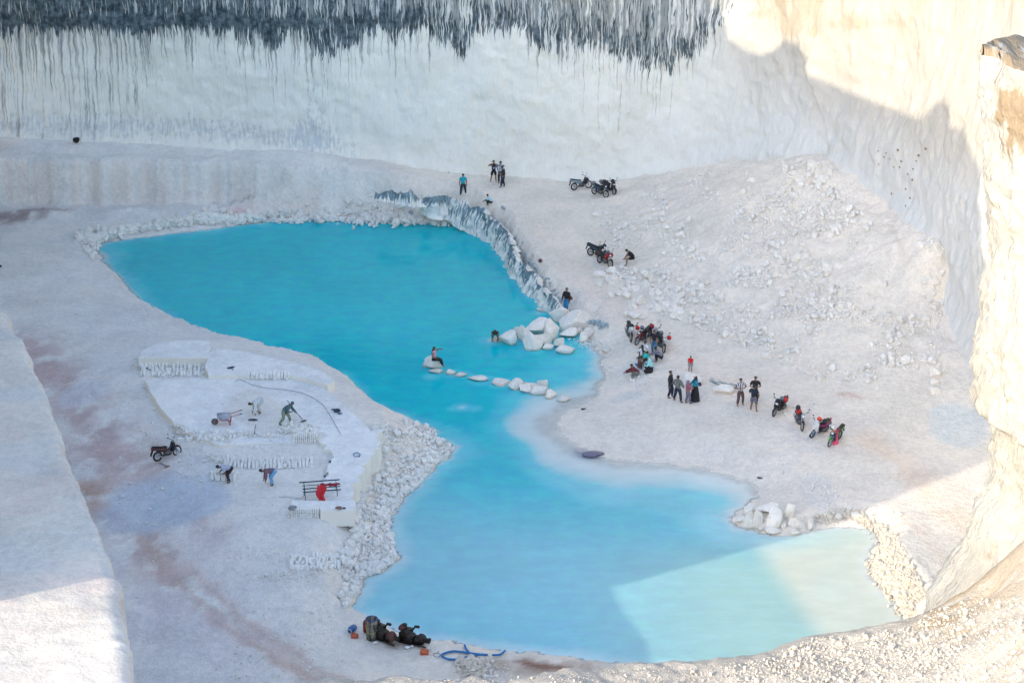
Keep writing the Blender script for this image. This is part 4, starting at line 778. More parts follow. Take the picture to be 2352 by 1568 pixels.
# ================================================================== people
SKIN = pm('skin', (.26, .15, .095), .6, var=.08); SKIN2 = pm('skin_dark', (.16, .09, .06), .6, var=.08)
HAIR = pm('hair_black', (.012, .010, .010), .5); EYE = pm('eye_dark', (.01, .01, .012), .3)
def cloth(name, c): return pm('cloth_'+name, c, .85, var=.14, scale=5, bump=.6)
def skinmesh(chains, sub=1, name='limb'):
    """chains: lists of (point, radius); equal points are shared"""
    vs = []; rad = []; ed = []; idx = {}
    for ch in chains:
        prev = None
        for p, r in ch:
            key = tuple(round(c, 4) for c in p)
            if key not in idx: idx[key] = len(vs); vs.append(p); rad.append(r)
            i = idx[key]
            if prev is not None and prev != i: ed.append((prev, i))
            prev = i
    me = bpy.data.meshes.new(name); me.from_pydata([tuple(v) for v in vs], ed, []); o = bpy.data.objects.new('tmp', me); COL.objects.link(o)
    m = o.modifiers.new('s', 'SKIN'); m.use_smooth_shade = True
    for i, r in enumerate(rad):
        me.skin_vertices[0].data[i].radius = (r, r) if not isinstance(r, tuple) else r
    # one root per connected piece
    par = list(range(len(vs)))
    def fd(a):
        while par[a] != a: a = par[a]
        return a
    for a, b in ed: par[fd(a)] = fd(b)
    seen = set()
    for i in range(len(vs)):
        r_ = fd(i); me.skin_vertices[0].data[i].use_root = r_ not in seen; seen.add(r_)
    if sub: o.modifiers.new('u', 'SUBSURF').levels = sub
    dg = bpy.context.evaluated_depsgraph_get(); out = bpy.data.meshes.new_from_object(o.evaluated_get(dg)); bpy.data.objects.remove(o); bpy.data.meshes.remove(me)
    out.name = name; return out
def ik(a, b, l1, l2, pole):
    a, b = Vector(a), Vector(b); d = b-a; L = min(d.length, (l1+l2)*.995); dn = d.normalized(); b2 = a+dn*L
    x = (l1*l1-l2*l2+L*L)/(2*L); h = math.sqrt(max(0, l1*l1-x*x)); pv = Vector(pole); pv = pv-dn*pv.dot(dn)
    if pv.length < 1e-4: pv = Vector((1, 0, 0))
    return a+dn*x+pv.normalized()*h, b2
def ellip(c, r, name, mat, parent, cut=None, sub=3, rot=None):
    V, F = _I[sub]; V = V.copy()
    if cut: V = cut(V)
    V = V*np.array(r)
    if rot is not None: V = V@np.array(rot.to_3x3()).T
    return link(name, np_mesh(name, V+np.array(c), F), mat, parent)
def person(px, py, yaw, label, shirt, pants, H_=1.65, pel=None, lean=0, feet=None, hands=None, sleeve='short', legs='long', hair='short', head=0, hturn=0, skin=SKIN, skirt=None, shoes=True, extra=None, side=0, place=None, veil=None, zoff=0, name='person', group=None):
    k = H_/1.70; p = Vector(place) if place else G(px, py)
    root = empty(name, (p.x, p.y, p.z+zoff), R(yaw), label, 'person', group); root.scale = (k*1.10, k*1.12, k)
    hip = Vector(pel if pel else (0, .0, .93)); hip = Vector((hip[0], side, hip[-1])) if len(hip) == 3 else hip
    a = R(lean); td = Vector((math.sin(a), 0, math.cos(a))); fw = Vector((math.cos(a), 0, -math.sin(a)))
    belly = hip+td*.16; chest = hip+td*.36; nb = hip+td*.51
    ha = a*.6+R(head); hd = Vector((math.sin(ha), 0, math.cos(ha))); hf = Vector((math.cos(ha), 0, -math.sin(ha)))
    hr = Matrix.Rotation(R(hturn), 4, hd); hf = (hr@hf); hc = nb+hd*.17; top = hc+hd*.085
    feet = feet or [(.0, .12, 0), (.02, -.12, 0)]; hands = hands or [(.06, .27, .80), (.06, -.27, .80)]
    body = []; body += [[(tuple(hip), .11), (tuple(belly), .105), (tuple(chest), .12), (tuple(nb), .06), (tuple(nb+hd*.07), .050), (tuple(hc-hd*.035+hf*.012), .068), (tuple(hc+hd*.045), .078), (tuple(top), .055)],
             [(tuple(hc-hd*.035+hf*.012), .068), (tuple(hc-hd*.02+hf*.085), .012), (tuple(hc-hd*.035+hf*.097), .011)]]
    sdv = hf.cross(hd)
    for sgn in (-1, 1): body += [[(tuple(hc+hd*.045), .078), (tuple(hc+sdv*sgn*.075), .016), (tuple(hc+sdv*sgn*.088+hd*.02), .014)]]
    shirtc = [[(tuple(hip-td*.03), .165), (tuple(belly), .155), (tuple(chest), .175), (tuple(nb-td*.03), .085)]]
    panc = [[(tuple(hip+td*.07), .15), (tuple(hip), .155)]]
    shoe = []
    for i, sgn in enumerate((1, -1)):
        sh = nb-td*.055+Vector((0, sgn*.175, 0)); el, wr = ik(sh, hands[i], .285, .25, (-.6, sgn*.7, -.2) if not (extra and extra.get('elbow')) else extra['elbow'][i])
        fd = (wr-el).normalized(); palm = wr+fd*.055
        body += [[(tuple(nb-td*.03), .075), (tuple(sh), .056), (tuple((sh+el)/2), .055), (tuple(el), .046), (tuple((el+wr)/2), .043), (tuple(wr), .029), (tuple(palm), .032), (tuple(palm+fd*.03), .026)]]
        sd_ = fd.cross(Vector((1, 0, .2))).normalized(); cu = fd.cross(sd_)
        for q in range(4):
            b0 = palm+fd*.035+sd_*(q-1.5)*.019; l = (.062, .072, .068, .052)[q]
            body += [[(tuple(b0), .0095), (tuple(b0+fd*l*.5), .009), (tuple(b0+fd*l*.85+cu*.02), .008)]]
        body += [[(tuple(palm+sd_*-.03), .011), (tuple(palm+sd_*-.055+fd*.025), .010), (tuple(palm+sd_*-.06+fd*.055), .009)]]
        e_ = {'short': (sh+(el-sh)*.7), 'long': wr, 'none': sh+(el-sh)*.1}[sleeve]
        cs = [(tuple(nb-td*.08), .12), (tuple(sh), .092), (tuple((sh+e_)/2), .080), (tuple(e_), .074)]
        if sleeve == 'long': cs = [(tuple(nb-td*.08), .12), (tuple(sh), .094), (tuple(el), .070), (tuple(wr), .050)]
        shirtc += [cs]
        hj = hip+Vector((0, sgn*.085, -.02)); ft = Vector(feet[i])+Vector((0, 0, .075)); kn, an = ik(hj, ft, .43, .42, (extra or {}).get('knee', [(1, sgn*.12, .1)]*2)[i])
        ft3 = an+Vector((.13, sgn*.02, -.045)) if not (extra and extra.get('toes')) else an+Vector(extra['toes'][i])
        body += [[(tuple(hip), .11), (tuple(hj), .085), (tuple((hj+kn)/2), .072), (tuple(kn), .062), (tuple(kn*.6+an*.4), .062), (tuple(an), .040), (tuple(an+(ft3-an)*.3+Vector((0, 0, -.02))), .036), (tuple(ft3), .026)]]
        if legs == 'long': pc = [(tuple(hip), .155), (tuple(hj), .125), (tuple((hj+kn)/2), .108), (tuple(kn), .086), (tuple((kn+an)/2), .078), (tuple(an+(kn-an)*.08), .066)]
        elif legs == 'short': pc = [(tuple(hip), .155), (tuple(hj), .128), (tuple((hj+kn)/2), .115), (tuple(kn+(hj-kn)*.03), .10)]
        panc += [pc]
        shoe.append([(tuple(an+Vector((-.02, 0, -.05))), .043), (tuple(an+(ft3-an)*.5+Vector((0, 0, -.015))), .044), (tuple(ft3+(ft3-an)*.1), .034)])
    link('body', skinmesh(body, 1, 'body'), skin, root)
    ob = link('shirt', skinmesh(shirtc, 1, 'shirt'), shirt, root)
    if legs != 'bare': link('trousers' if legs == 'long' else 'shorts', skinmesh(panc, 1, 'trousers'), pants, root)
    if shoes:
        for c in shoe: link('shoe', skinmesh([c], 1, 'shoe'), shoes if not isinstance(shoes, bool) else pm('shoe_dark', (.05, .04, .045), .7), root)
    if skirt:
        mat, zb = skirt; n = 20; Vv = []; cen0 = hip+td*.10; cen1 = Vector(((feet[0][0]+feet[1][0])/2, (feet[0][1]+feet[1][1])/2, zb))
        for j, f in enumerate(np.linspace(0, 1, 7)):
            c = cen0.lerp(cen1, f); r = .14+.16*f**.8
            for q in range(n):
                t = 2*math.pi*q/n; rr = r*(1+.09*math.sin(t*5+j*.4)*f); Vv.append((c.x+math.cos(t)*rr, c.y+math.sin(t)*rr*1.02, c.z))
        F = [(j*n+q, j*n+(q+1) % n, (j+1)*n+(q+1) % n, (j+1)*n+q) for j in range(6) for q in range(n)]
        link('skirt', np_mesh('skirt', Vv, F), mat, root)
    bas = Matrix((hf, hf.cross(hd)*-1, hd)).transposed()
    def hp(V): return V
    if hair in ('short', 'long', 'cap'):
        def cut(V):
            V = V.copy(); m = (V[:, 0] > .25) & (V[:, 2] < .35); V[m, 0] = .25; V[:, 2] = np.where(V[:, 2] < -.55, -.55, V[:, 2]); return V*(1+.05*np.sin(V[:, [1]]*23)*np.cos(V[:, [0]]*19))
        ellip(hc+hd*.035-hf*.012, (.098, .086, .100), 'hair' if hair != 'cap' else 'cap', HAIR if hair != 'cap' else shirt, root, cut, rot=bas.to_4x4())
        if hair == 'long':
            link('hair', skinmesh([[(tuple(hc-hf*.03), .07), (tuple(nb-fw*.08), .075), (tuple(chest-fw*.12), .055), (tuple(belly-fw*.13), .025)]], 1, 'hair'), HAIR, root)
    if veil:
        link('veil', skinmesh([[(tuple(top-hd*.005-hf*.015), .082), (tuple(hc-hf*.02), .105), (tuple(nb+hd*.04-hf*.02), .095), (tuple(nb-td*.06), .165), (tuple(chest+td*.03-fw*.02), .175)]], 1, 'veil'), veil, root)
        ellip(hc+hf*.058-hd*.005, (.045, .052, .068), 'face', skin, root, sub=2, rot=bas.to_4x4())
    ev = np_mesh('eyes', np.vstack([_I[1][0]*.011+np.array(hc+hf*(.088 if not veil else .101)+sdv*s_*.030+hd*.012) for s_ in (-1, 1)]), np.vstack([_I[1][1], _I[1][1]+len(_I[1][0])]))
    link('eyes', ev, EYE, root)
    root['hc'] = tuple(hc); return root
def child(root, me, name, mat, smooth=True): return link(name, me, mat, root, smooth)
def addskin(root, chains, name, mat): return link(name, skinmesh(chains, 1, name), mat, root)
SQ = dict(pel=(-.18, 0, .30), lean=32, feet=[(.10, .14, 0), (.10, -.14, 0)])
C = cloth
tealM = C('teal', (.01, .38, .45)); blk = C('black', (.014, .014, .018)); navy = C('navy', (.02, .03, .06)); jeans = C('jeans', (.05, .17, .32)); white = C('white', (.75, .75, .75))
grey = C('grey', (.12, .13, .135)); dgrey = C('dark_grey', (.05, .05, .06)); maroon = C('maroon', (.16, .03, .035)); lav = C('lavender', (.20, .17, .24)); olive = C('olive', (.16, .17, .14)); redM = C('red', (.75, .02, .02))
def stripes(name, a, b, sc, axis=1):
    m, nt, bs = nodes('cloth_'+name); tc = nt.nodes.new('ShaderNodeTexCoord'); sx = nt.nodes.new('ShaderNodeSeparateXYZ'); nt.links.new(tc.outputs['Object'], sx.inputs[0])
    f = math_(nt, 'SINE', math_(nt, 'MULTIPLY', sx.outputs[axis], sc)); f = maprange(nt, f, -.15, .15)
    nt.links.new(rgbmix(nt, f, a, b), bs.inputs['Base Color']); bs.inputs['Roughness'].default_value = .85; return m
def checks(name, a, b, sc):
    m, nt, bs = nodes('cloth_'+name); tc = nt.nodes.new('ShaderNodeTexCoord'); sx = nt.nodes.new('ShaderNodeSeparateXYZ'); nt.links.new(tc.outputs['Object'], sx.inputs[0])
    f = math_(nt, 'MULTIPLY', math_(nt, 'SINE', math_(nt, 'MULTIPLY', sx.outputs[1], sc)), math_(nt, 'SINE', math_(nt, 'MULTIPLY', sx.outputs[2], sc)))
    nt.links.new(rgbmix(nt, maprange(nt, f, -.2, .2), a, b), bs.inputs['Base Color']); bs.inputs['Roughness'].default_value = .85; return m
ST1 = stripes('blue_white_stripes', (.55, .62, .70), (.06, .25, .42), 60, 2); ST2 = stripes('black_white_stripes', (.75, .74, .78), (.03, .02, .05), 62, 1); PLAID = checks('plaid', (.35, .35, .42), (.04, .04, .07), 55)
person(1064, 448, 95, 'person seen from behind in a bright teal polo shirt above the dark bank', tealM, navy, 1.68, hands=[(.10, .24, .86), (.10, -.24, .86)], feet=[(-.05, .19, 0), (.02, -.19, 0)])
r = person(1134, 417, -80, 'person in printed black T-shirt and black shorts, left of the three by the cliff', blk, blk, 1.66, legs='short', shoes=SKIN, hands=[(.12, .30, .82), (.26, -.22, 1.42)], feet=[(.0, .16, 0), (.0, -.22, 0)])
ellip((.125, 0, 1.16), (.03, .085, .10), 'shirt_print', C('print', (.25, .28, .42)), r)
person(1150, 421, -110, 'person in a blue and white striped shirt, tallest of the three by the cliff', ST1, navy, 1.74, hands=[(.28, .10, 1.48), (.30, -.06, 1.50)], head=6)
person(1156, 430, 165, 'person in dark T-shirt and jeans looking down, nearest of the three by the cliff', C('brownblack', (.03, .018, .02)), navy, 1.66, head=24, hands=[(.28, .10, 1.10), (.28, -.10, 1.08)], feet=[(.12, .14, 0), (-.06, -.12, 0)])
r = person(1124, 471, 175, 'crouching boy in a pale blue shirt with orange hem at the road edge', C('paleblue', (.45, .68, .78)), C('black_green', (.02, .03, .03)), 1.45, **SQ, hands=[(.45, .12, .35), (.42, -.1, .38)], shoes=SKIN)
addskin(r, [[((-.26, 0, .30), .15), ((-.24, 0, .42), .135)]], 'shirt_hem', C('orange', (.85, .20, .14)))
person(0, 0, 190, 'person in black clothes seated on the boulders, head bowed, one leg crossed', blk, blk, 1.70, place=tuple(G(1450, 607)), pel=(-.12, 0, .50), lean=34, head=35, legs='short', hands=[(.36, .12, .48), (.32, -.10, .50)], feet=[(.36, .16, -.02), (.42, -.14, .32)], shoes=SKIN)
r = person(1301, 727, -125, 'standing person in blue jeans with a brown shoulder bag on the largest slab', C('darktop', (.02, .016, .02)), C('blue_jeans', (.03, .20, .42)), 1.70, zoff=.35, hands=[(.06, .26, .82), (.10, -.26, .84)], feet=[(.02, .06, 0), (.06, -.06, 0)], shoes=C('red_shoe', (.18, .02, .03)), sleeve='long')
addskin(r, [[((-.10, .24, 1.16), .07), ((-.12, .27, 1.02), .095), ((-.12, .27, .88), .085)], [((-.10, .22, 1.25), .012), ((0, .0, 1.50), .012), ((.10, -.16, 1.30), .012)]], 'shoulder_bag', C('brown_bag', (.18, .07, .035)))
person(0, 0, -95, 'bare-armed person crouching on an awash rock and leaning down to the water', C('brown_vest', (.05, .04, .035)), C('brown_short', (.06, .05, .045)), 1.62, place=tuple(W(1138, 780, .10)), pel=(-.22, 0, .42), lean=62, head=10, hands=[(.42, .15, .05), (.42, -.15, .05)], feet=[(.02, .17, 0), (.02, -.17, 0)], skin=SKIN2, sleeve='none', legs='short', shoes=SKIN2)
r = person(0, 0, -15, 'seated long-haired woman in a pink top on the rock in the pool', C('pink', (.68, .36, .42)), blk, 1.62, place=tuple(Vector(W(1001, 842, .36))), pel=(-.12, 0, .62), lean=4, hair='long', sleeve='none', hands=[(.36, .10, 1.28), (.08, -.25, .74)], feet=[(.42, .06, .05), (.48, -.10, .12)], shoes=SKIN, hturn=-20)
GP = 'people squatting in the group below the parked motorcycles'
person(1478.5, 818, -140, 'squatting person in a white top at the back of the huddle', white, dgrey, 1.62, **{**SQ, 'lean': 8}, hands=[(.28, .12, .55), (.28, -.12, .55)], group=GP)
person(1475, 826, 95, 'squatting person with bushy black hair and pale clothes seen from behind in the huddle', white, dgrey, 1.60, **{**SQ, 'lean': 20}, hair='long', hands=[(.3, .12, .5), (.3, -.12, .5)], group=GP)
person(1485, 836, 185, 'squatting man in a bright turquoise shirt in the middle of the huddle', C('turq', (.02, .50, .44)), dgrey, 1.66, **{**SQ, 'lean': 38}, hands=[(.50, .12, .45), (.52, -.10, .45)], group=GP)
person(1476, 848, 10, 'seated person in a brown top with legs in blue jeans stretched on the ground', C('brown', (.10, .05, .05)), jeans, 1.62, pel=(-.15, 0, .14), lean=-6, hands=[(.20, .16, .42), (.22, -.16, .42)], feet=[(-.10, .60, 0), (-.30, .75, .02)], extra={'knee': [(0, .3, 1), (0, .2, .8)]}, group=GP)
person(1492, 853, 178, 'kneeling woman under a pale aqua veil with a long black skirt', C('aqua', (.36, .72, .72)), blk, 1.58, pel=(-.10, 0, .30), lean=16, sleeve='long', hands=[(.34, .10, .52), (.34, -.1, .52)], feet=[(.08, .12, 0), (.08, -.12, 0)], veil=C('aqua_veil', (.38, .76, .76)), hair=None, skirt=(blk, .0), group=GP)
person(1459, 867, 178, 'squatting person in a dark red top and grey-olive trousers, lowest left of the huddle', maroon, olive, 1.64, **{**SQ, 'lean': 42}, sleeve='long', hands=[(.62, .10, .36), (.60, -.05, .40)], group=GP)
person(1513, 829, 172, 'squatting person in a checked grey shirt and black trousers at the right of the huddle', PLAID, blk, 1.66, **{**SQ, 'lean': 40}, sleeve='long', hands=[(.60, .1, .42), (.55, -.05, .48)], group=GP)
person(1503, 811, -120, 'standing person in a dark top and blue jeans pressed between two parked motorcycles', C('black_top', (.02, .02, .03)), jeans, 1.60, lean=8, hands=[(.2, .2, .86), (.2, -.2, .86)])
BL = G(1588, 886)
person(0, 0, -100, 'small child in a long red T-shirt standing behind the veiled women', redM, C('child_shorts', (.30, .30, .34)), 1.05, place=tuple(G(1585.5, 853.5)), legs='short', hands=[(.1, .2, .80), (.1, -.2, .80)], feet=[(0, .12, 0), (0, -.12, 0)], shoes=SKIN)
G4 = 'people standing around the low boulder'
person(1539, 913, -15, 'man in a dark blazer and black trousers facing right, carrying a bag behind', C('blazer', (.022, .022, .03)), navy, 1.74, sleeve='long', hands=[(.0, .26, .84), (.02, -.26, .84)], feet=[(.08, .10, 0), (-.10, -.08, 0)])
person(1556, 922.5, 50, 'man in a grey jacket seen from behind, legs apart', C('grey_jacket', (.15, .155, .15)), navy, 1.70, sleeve='long', hands=[(.16, .26, .98), (.16, -.26, .98)], feet=[(.05, .28, 0), (-.02, -.24, 0)])
person(1579, 926, 15, 'woman in a lavender headscarf with a maroon and pink top and grey trousers', C('pinkmaroon', (.30, .10, .13)), C('lav_trouser', (.16, .15, .22)), 1.52, veil=lav, hair=None, sleeve='long', hands=[(.28, .12, 1.12), (.26, -.12, 1.10)], feet=[(-.10, .08, 0), (.12, -.08, 0)])
r = person(1596, 920, 190, 'woman in a long black veil, teal top and black skirt with a navy backpack', C('teal_top', (.01, .22, .30)), blk, 1.62, veil=blk, hair=None, skirt=(blk, .04), sleeve='long', hands=[(.28, .12, 1.18), (.28, -.12, 1.14)])
addskin(r, [[((-.22, 0, 1.28), .09), ((-.27, 0, 1.12), .12), ((-.26, 0, .98), .11)]], 'backpack', C('navy_bag', (.04, .05, .11)))
person(1699.5, 930, -70, 'man in a black and white striped football shirt and brown trousers, hands at his chest', ST2, C('brown_trouser', (.10, .06, .065)), 1.70, hands=[(.16, .16, 1.18), (.16, -.16, 1.18)], feet=[(0, .16, 0), (0, -.16, 0)], shoes=SKIN)
person(1733, 926, -95, 'man in a black T-shirt facing the camera behind the one in shorts', C('black_tee', (.02, .018, .02)), blk, 1.72, hands=[(.26, .10, 1.20), (.26, -.10, 1.15)])
person(1729.5, 943.5, 60, 'man in a black T-shirt and grey shorts seen from behind with bare legs', C('blue_black', (.012, .02, .04)), C('grey_shorts', (.13, .13, .17)), 1.66, legs='short', hands=[(.28, .16, 1.10), (.12, -.25, .95)], feet=[(.04, .16, 0), (-.02, -.20, 0)], shoes=SKIN)
# -------- quarry workers
def bent(px, py, yaw, label, sh, pa, hz=.12, lean=98, hx=.52, **kw):
    return person(px, py, yaw, label, sh, pa, 1.66, pel=(-.12, 0, .84), lean=lean, head=20, hands=kw.pop('hands', [(hx, .13, hz), (hx+.04, -.10, hz)]), feet=kw.pop('feet', [(.02, .13, 0), (-.02, -.13, 0)]), skin=SKIN2, **kw)
bent(597.5, 947, 205, 'worker in white clothes bent double, reaching to the white floor', C('offwhite', (.66, .68, .66)), C('pale_trousers', (.50, .50, .52)), sleeve='long', hands=[(.42, .42, .06), (.46, .10, .06)], lean=112)
r = person(657, 974, -8, 'worker in camouflage clothes swinging a pick beside the block heap', C('camo', (.07, .13, .15)), C('camo_trousers', (.22, .28, .22)), 1.68, pel=(-.10, 0, .86), lean=48, head=8, hands=[(.50, .08, .78), (.30, -.08, .84)], feet=[(.22, .12, 0), (-.34, -.12, 0)], skin=SKIN2, sleeve='long', hair='cap')
bent(527, 1105.5, 200, 'stooping worker in a pale shirt and dark trousers at the left block stack', C('pale_shirt', (.42, .45, .55)), C('plum', (.035, .02, .03)), hz=.62, lean=80, hx=.42)
bent(627, 1112, 195, 'stooping worker in a mauve shirt and light blue trousers holding a red cutter', C('mauve', (.20, .11, .15)), C('lightjeans', (.16, .38, .60)), sleeve='long', hz=.22, lean=88, hx=.40)
# ================================================================== motorcycles
TYRE = pm('tyre', (.018, .018, .02), .9); RIMM = pm('rim_alloy', (.45, .45, .45), .35, .8); STEEL = pm('steel', (.40, .40, .42), .35, .9); BLKP = pm('black_plastic', (.02, .02, .022), .5); ENG = pm('engine_metal', (.12, .12, .12), .5, .6)
SEATM = pm('seat_vinyl', (.015, .013, .014), .55); LENS = pm('lamp_lens', (.75, .75, .72), .15); REDL = pm('red_lens', (.5, .02, .02), .25)
def prism(profile, w, bev=.02, y=0.0, taper=None):
    bm = bmesh.new(); L = [bm.verts.new((x, y-w/2, z)) for x, z in profile]; Rr = [bm.verts.new((x, y+w/2, z)) for x, z in profile]; n = len(L)
    bm.faces.new(L); bm.faces.new(Rr[::-1])
    for i in range(n): bm.faces.new((L[(i+1) % n], L[i], Rr[i], Rr[(i+1) % n]))
    bmesh.ops.recalc_face_normals(bm, faces=bm.faces); bmesh.ops.bevel(bm, geom=list(bm.edges), offset=bev, segments=2, affect='EDGES')
    me = bpy.data.meshes.new('part'); bm.to_mesh(me); bm.free(); return me
def torus(R_, r_, n=28, m=8, c=(0, 0, 0)):
    t = np.linspace(0, 2*np.pi, n, endpoint=False); p = np.linspace(0, 2*np.pi, m, endpoint=False); T, P = np.meshgrid(t, p, indexing='ij')
    V = np.stack([(R_+r_*np.cos(P))*np.cos(T), r_*np.sin(P)*.95, (R_+r_*np.cos(P))*np.sin(T)], -1).reshape(-1, 3)+np.array(c)
    F = [(i*m+j, i*m+(j+1) % m, ((i+1) % n)*m+(j+1) % m, ((i+1) % n)*m+j) for i in range(n) for j in range(m)]; return np_mesh('tyre', V, F)
def bars(segs, r=.012, n=8):
    Vs = []; Fs = []; o = 0
    for a, b, *rr in segs:
        a, b = Vector(a), Vector(b); q = rr[0] if rr else r; d = (b-a).normalized(); u = d.orthogonal().normalized(); v = d.cross(u)
        for c in (a, b): Vs += [c+(u*math.cos(2*math.pi*k/n)+v*math.sin(2*math.pi*k/n))*q for k in range(n)]
        Fs += [(o+k, o+(k+1) % n, o+n+(k+1) % n, o+n+k) for k in range(n)]; Vs += [a, b]; ia, ib = o+2*n, o+2*n+1
        Fs += [(o+(k+1) % n, o+k, ia, ia) for k in range(n)]+[(o+n+k, o+n+(k+1) % n, ib, ib) for k in range(n)]; o += 2*n+2
    bm = bmesh.new(); vv = [bm.verts.new(v) for v in Vs]
    for f in Fs:
        f = list(dict.fromkeys(f)); bm.faces.new([vv[i] for i in f])
    me = bpy.data.meshes.new('bars'); bm.to_mesh(me); bm.free(); return me
def curve_tube(pts, r=.012, n=8, closed=False):
    P = [Vector(p) for p in pts]; V = []; m = len(P)
    for i, p in enumerate(P):
        d = (P[min(i+1, m-1)]-P[max(i-1, 0)]).normalized(); u = d.cross(Vector((0, 0, 1))); u = u.normalized() if u.length > .01 else Vector((1, 0, 0)); v = d.cross(u)
        V += [p+(u*math.cos(2*math.pi*k/n)+v*math.sin(2*math.pi*k/n))*r for k in range(n)]
    F = [(i*n+k, i*n+(k+1) % n, (i+1)*n+(k+1) % n, (i+1)*n+k) for i in range(m-1) for k in range(n)]
    return np_mesh('tube', [tuple(v) for v in V], F)
def wheel(x, rad, root, rimm, thick=.045):
    w = link('wheel', torus(rad-thick, thick, c=(x, 0, rad)), TYRE, root)
    sp = [((x, 0, rad), (x+math.cos(a)*(rad-thick*1.7), 0, rad+math.sin(a)*(rad-thick*1.7)), .014) for a in np.arange(6)*math.pi/3+.3]
    me = bars(sp+[((x, -.06, rad), (x, .06, rad), .045)]); link('spokes', me, rimm, w)
    link('rim', torus(rad-thick*1.75, .016, m=6, c=(x, 0, rad)), rimm, w); return w
def bike(f, rr, label, kind, body, accent=None, rimm=None, lean=7, group=None, cowl=None):
    pf, pr = G(*f), G(*rr); d = pf-pr; yaw = math.atan2(d.y, d.x); c = (pf+pr)/2
    root = empty('scooter' if kind == 'scooter' else 'motorcycle', (c.x, c.y, c.z), yaw, label, 'motorcycle' if kind != 'scooter' else 'motor scooter', group)
    root.rotation_euler = (R(-lean), 0, yaw); rimm = rimm or RIMM; accent = accent or body; cowl = cowl or body
    rad = .27 if kind == 'scooter' else .30; wheel(.62, rad, root, rimm, .05 if kind == 'scooter' else .042); wheel(-.62, rad, root, rimm, .055)
    ch = lambda me, n, m, s=True: link(n, me, m, root, s)
    ch(bars([((.62, .07, rad), (.42, .07, .88), .022), ((.62, -.07, rad), (.42, -.07, .88), .022)]), 'fork', STEEL)
    hb = ch(bars([((.40, -.06, .98), (.40, .06, .98), .02), ((.40, .06, .98), (.28, .32, 1.05), .014), ((.40, -.06, .98), (.28, -.32, 1.05), .014), ((.31, .24, 1.035), (.26, .37, 1.06), .022), ((.31, -.24, 1.035), (.26, -.37, 1.06), .022)]), 'handlebar', BLKP)
    for s_ in (-1, 1):
        m = link('mirror', np_mesh('mirror', _I[2][0]*np.array([.015, .06, .04])+np.array([.34, s_*.34, 1.26]), _I[2][1]), BLKP, root); link('mirror_stalk', bars([((.31, s_*.25, 1.04), (.34, s_*.33, 1.23), .007)]), BLKP, m)
    t = np.linspace(-.3, 1.15, 12) if kind == 'scooter' else np.linspace(.1, 1.9, 12)
    outer = [(.62+math.cos(a)*(rad+.045), rad+math.sin(a)*(rad+.045)) for a in t+.6]; inner = [(.62+math.cos(a)*(rad+.02), rad+math.sin(a)*(rad+.02)) for a in (t+.6)[::-1]]
    ch(prism(outer+inner, .10, .004), 'front_fender', accent if kind != 'motorcycle' else BLKP)
    if kind == 'scooter':
        ch(prism([(.56, .52), (.47, .86), (.42, 1.00), (.34, 1.02), (.30, .92), (.28, .55), (.20, .30), (.30, .28), (.42, .40)], .34, .05), 'front_cowl', cowl)
        ch(prism([(.30, .28), (.28, .36), (-.05, .36), (-.12, .44), (-.20, .44), (-.20, .24), (.20, .22)], .30, .03), 'footboard', BLKP)
        ch(prism([(-.10, .42), (-.06, .66), (-.60, .74), (-.92, .78), (-.94, .66), (-.70, .46), (-.40, .36)], .28, .05), 'rear_body', body)
        ch(prism([(-.04, .67), (-.06, .74), (-.30, .76), (-.45, .81), (-.84, .85), (-.86, .78), (-.50, .73)], .27, .03), 'seat', SEATM)
        ch(prism([(.47, .98), (.42, 1.08), (.30, 1.08), (.30, .98)], .22, .03), 'handlebar_cowl', cowl)
        hl = ch(np_mesh('lamp', _I[2][0]*np.array([.04, .11, .055])+np.array([.515, 0, .80]), _I[2][1]), 'headlight', LENS)
        ch(prism([(-.30, .16), (-.12, .22), (-.14, .36), (-.40, .38), (-.74, .32), (-.74, .22)], .16, .03, y=.10), 'engine', ENG)
    else:
        under = kind == 'underbone'
        ch(prism([(.40, .92), (.34, .98), (.18, .62 if under else .90), (-.08, .50 if under else .84), (-.10, .40), (.10, .40), (.30, .62)], .16 if under else .22, .04), 'front_frame' if under else 'fuel_tank', body)
        if under: ch(prism([(.46, .42), (.52, .66), (.44, .90), (.36, .90), (.32, .60), (.24, .38), (.34, .34)], .34, .04), 'leg_shield', cowl)
        else: ch(prism([(.56, .76), (.52, .98), (.38, 1.02), (.34, .84), (.44, .72)], .22, .05), 'headlight_cowl', cowl)
        ch(prism([(.02, .48), (-.02, .70), (-.50, .80), (-.98, .90), (-.92, .74), (-.50, .56), (-.20, .44)], .20, .035), 'rear_body', accent)
        ch(prism([(.06, .68 if under else .80), (-.02, .76 if under else .84), (-.30, .80), (-.55, .88), (-.90, .95), (-.92, .88), (-.50, .79), (-.05, .70)], .24, .03), 'seat', SEATM)
        ch(prism([(.22, .20), (.26, .40), (.10, .52), (-.16, .50), (-.24, .30), (-.10, .18)], .24, .03), 'engine', ENG)
        ch(np_mesh('lamp', _I[2][0]*np.array([.05, .085, .07])+np.array([.54, 0, .86]), _I[2][1]), 'headlight', LENS)
        ch(bars([((.30, 0, .86), (.24, 0, .24), .025), ((.20, .05, .24), (-.62, .07, .30), .022), ((.20, -.05, .24), (-.62, -.07, .30), .022), ((-.62, .1, .30), (-.52, .1, .66), .02), ((-.62, -.1, .30), (-.52, -.1, .66), .02)]), 'frame', BLKP)
    ch(bars([((.05, -.14, .20), (-.30, -.15, .24), .022), ((-.30, -.15, .24), (-.86, -.16, .42), .045)]), 'exhaust', STEEL)
    ch(prism([(-.90, .80), (-.98, .62), (-1.06, .42), (-1.03, .42), (-.93, .60), (-.84, .76)], .14, .006), 'rear_fender', BLKP)
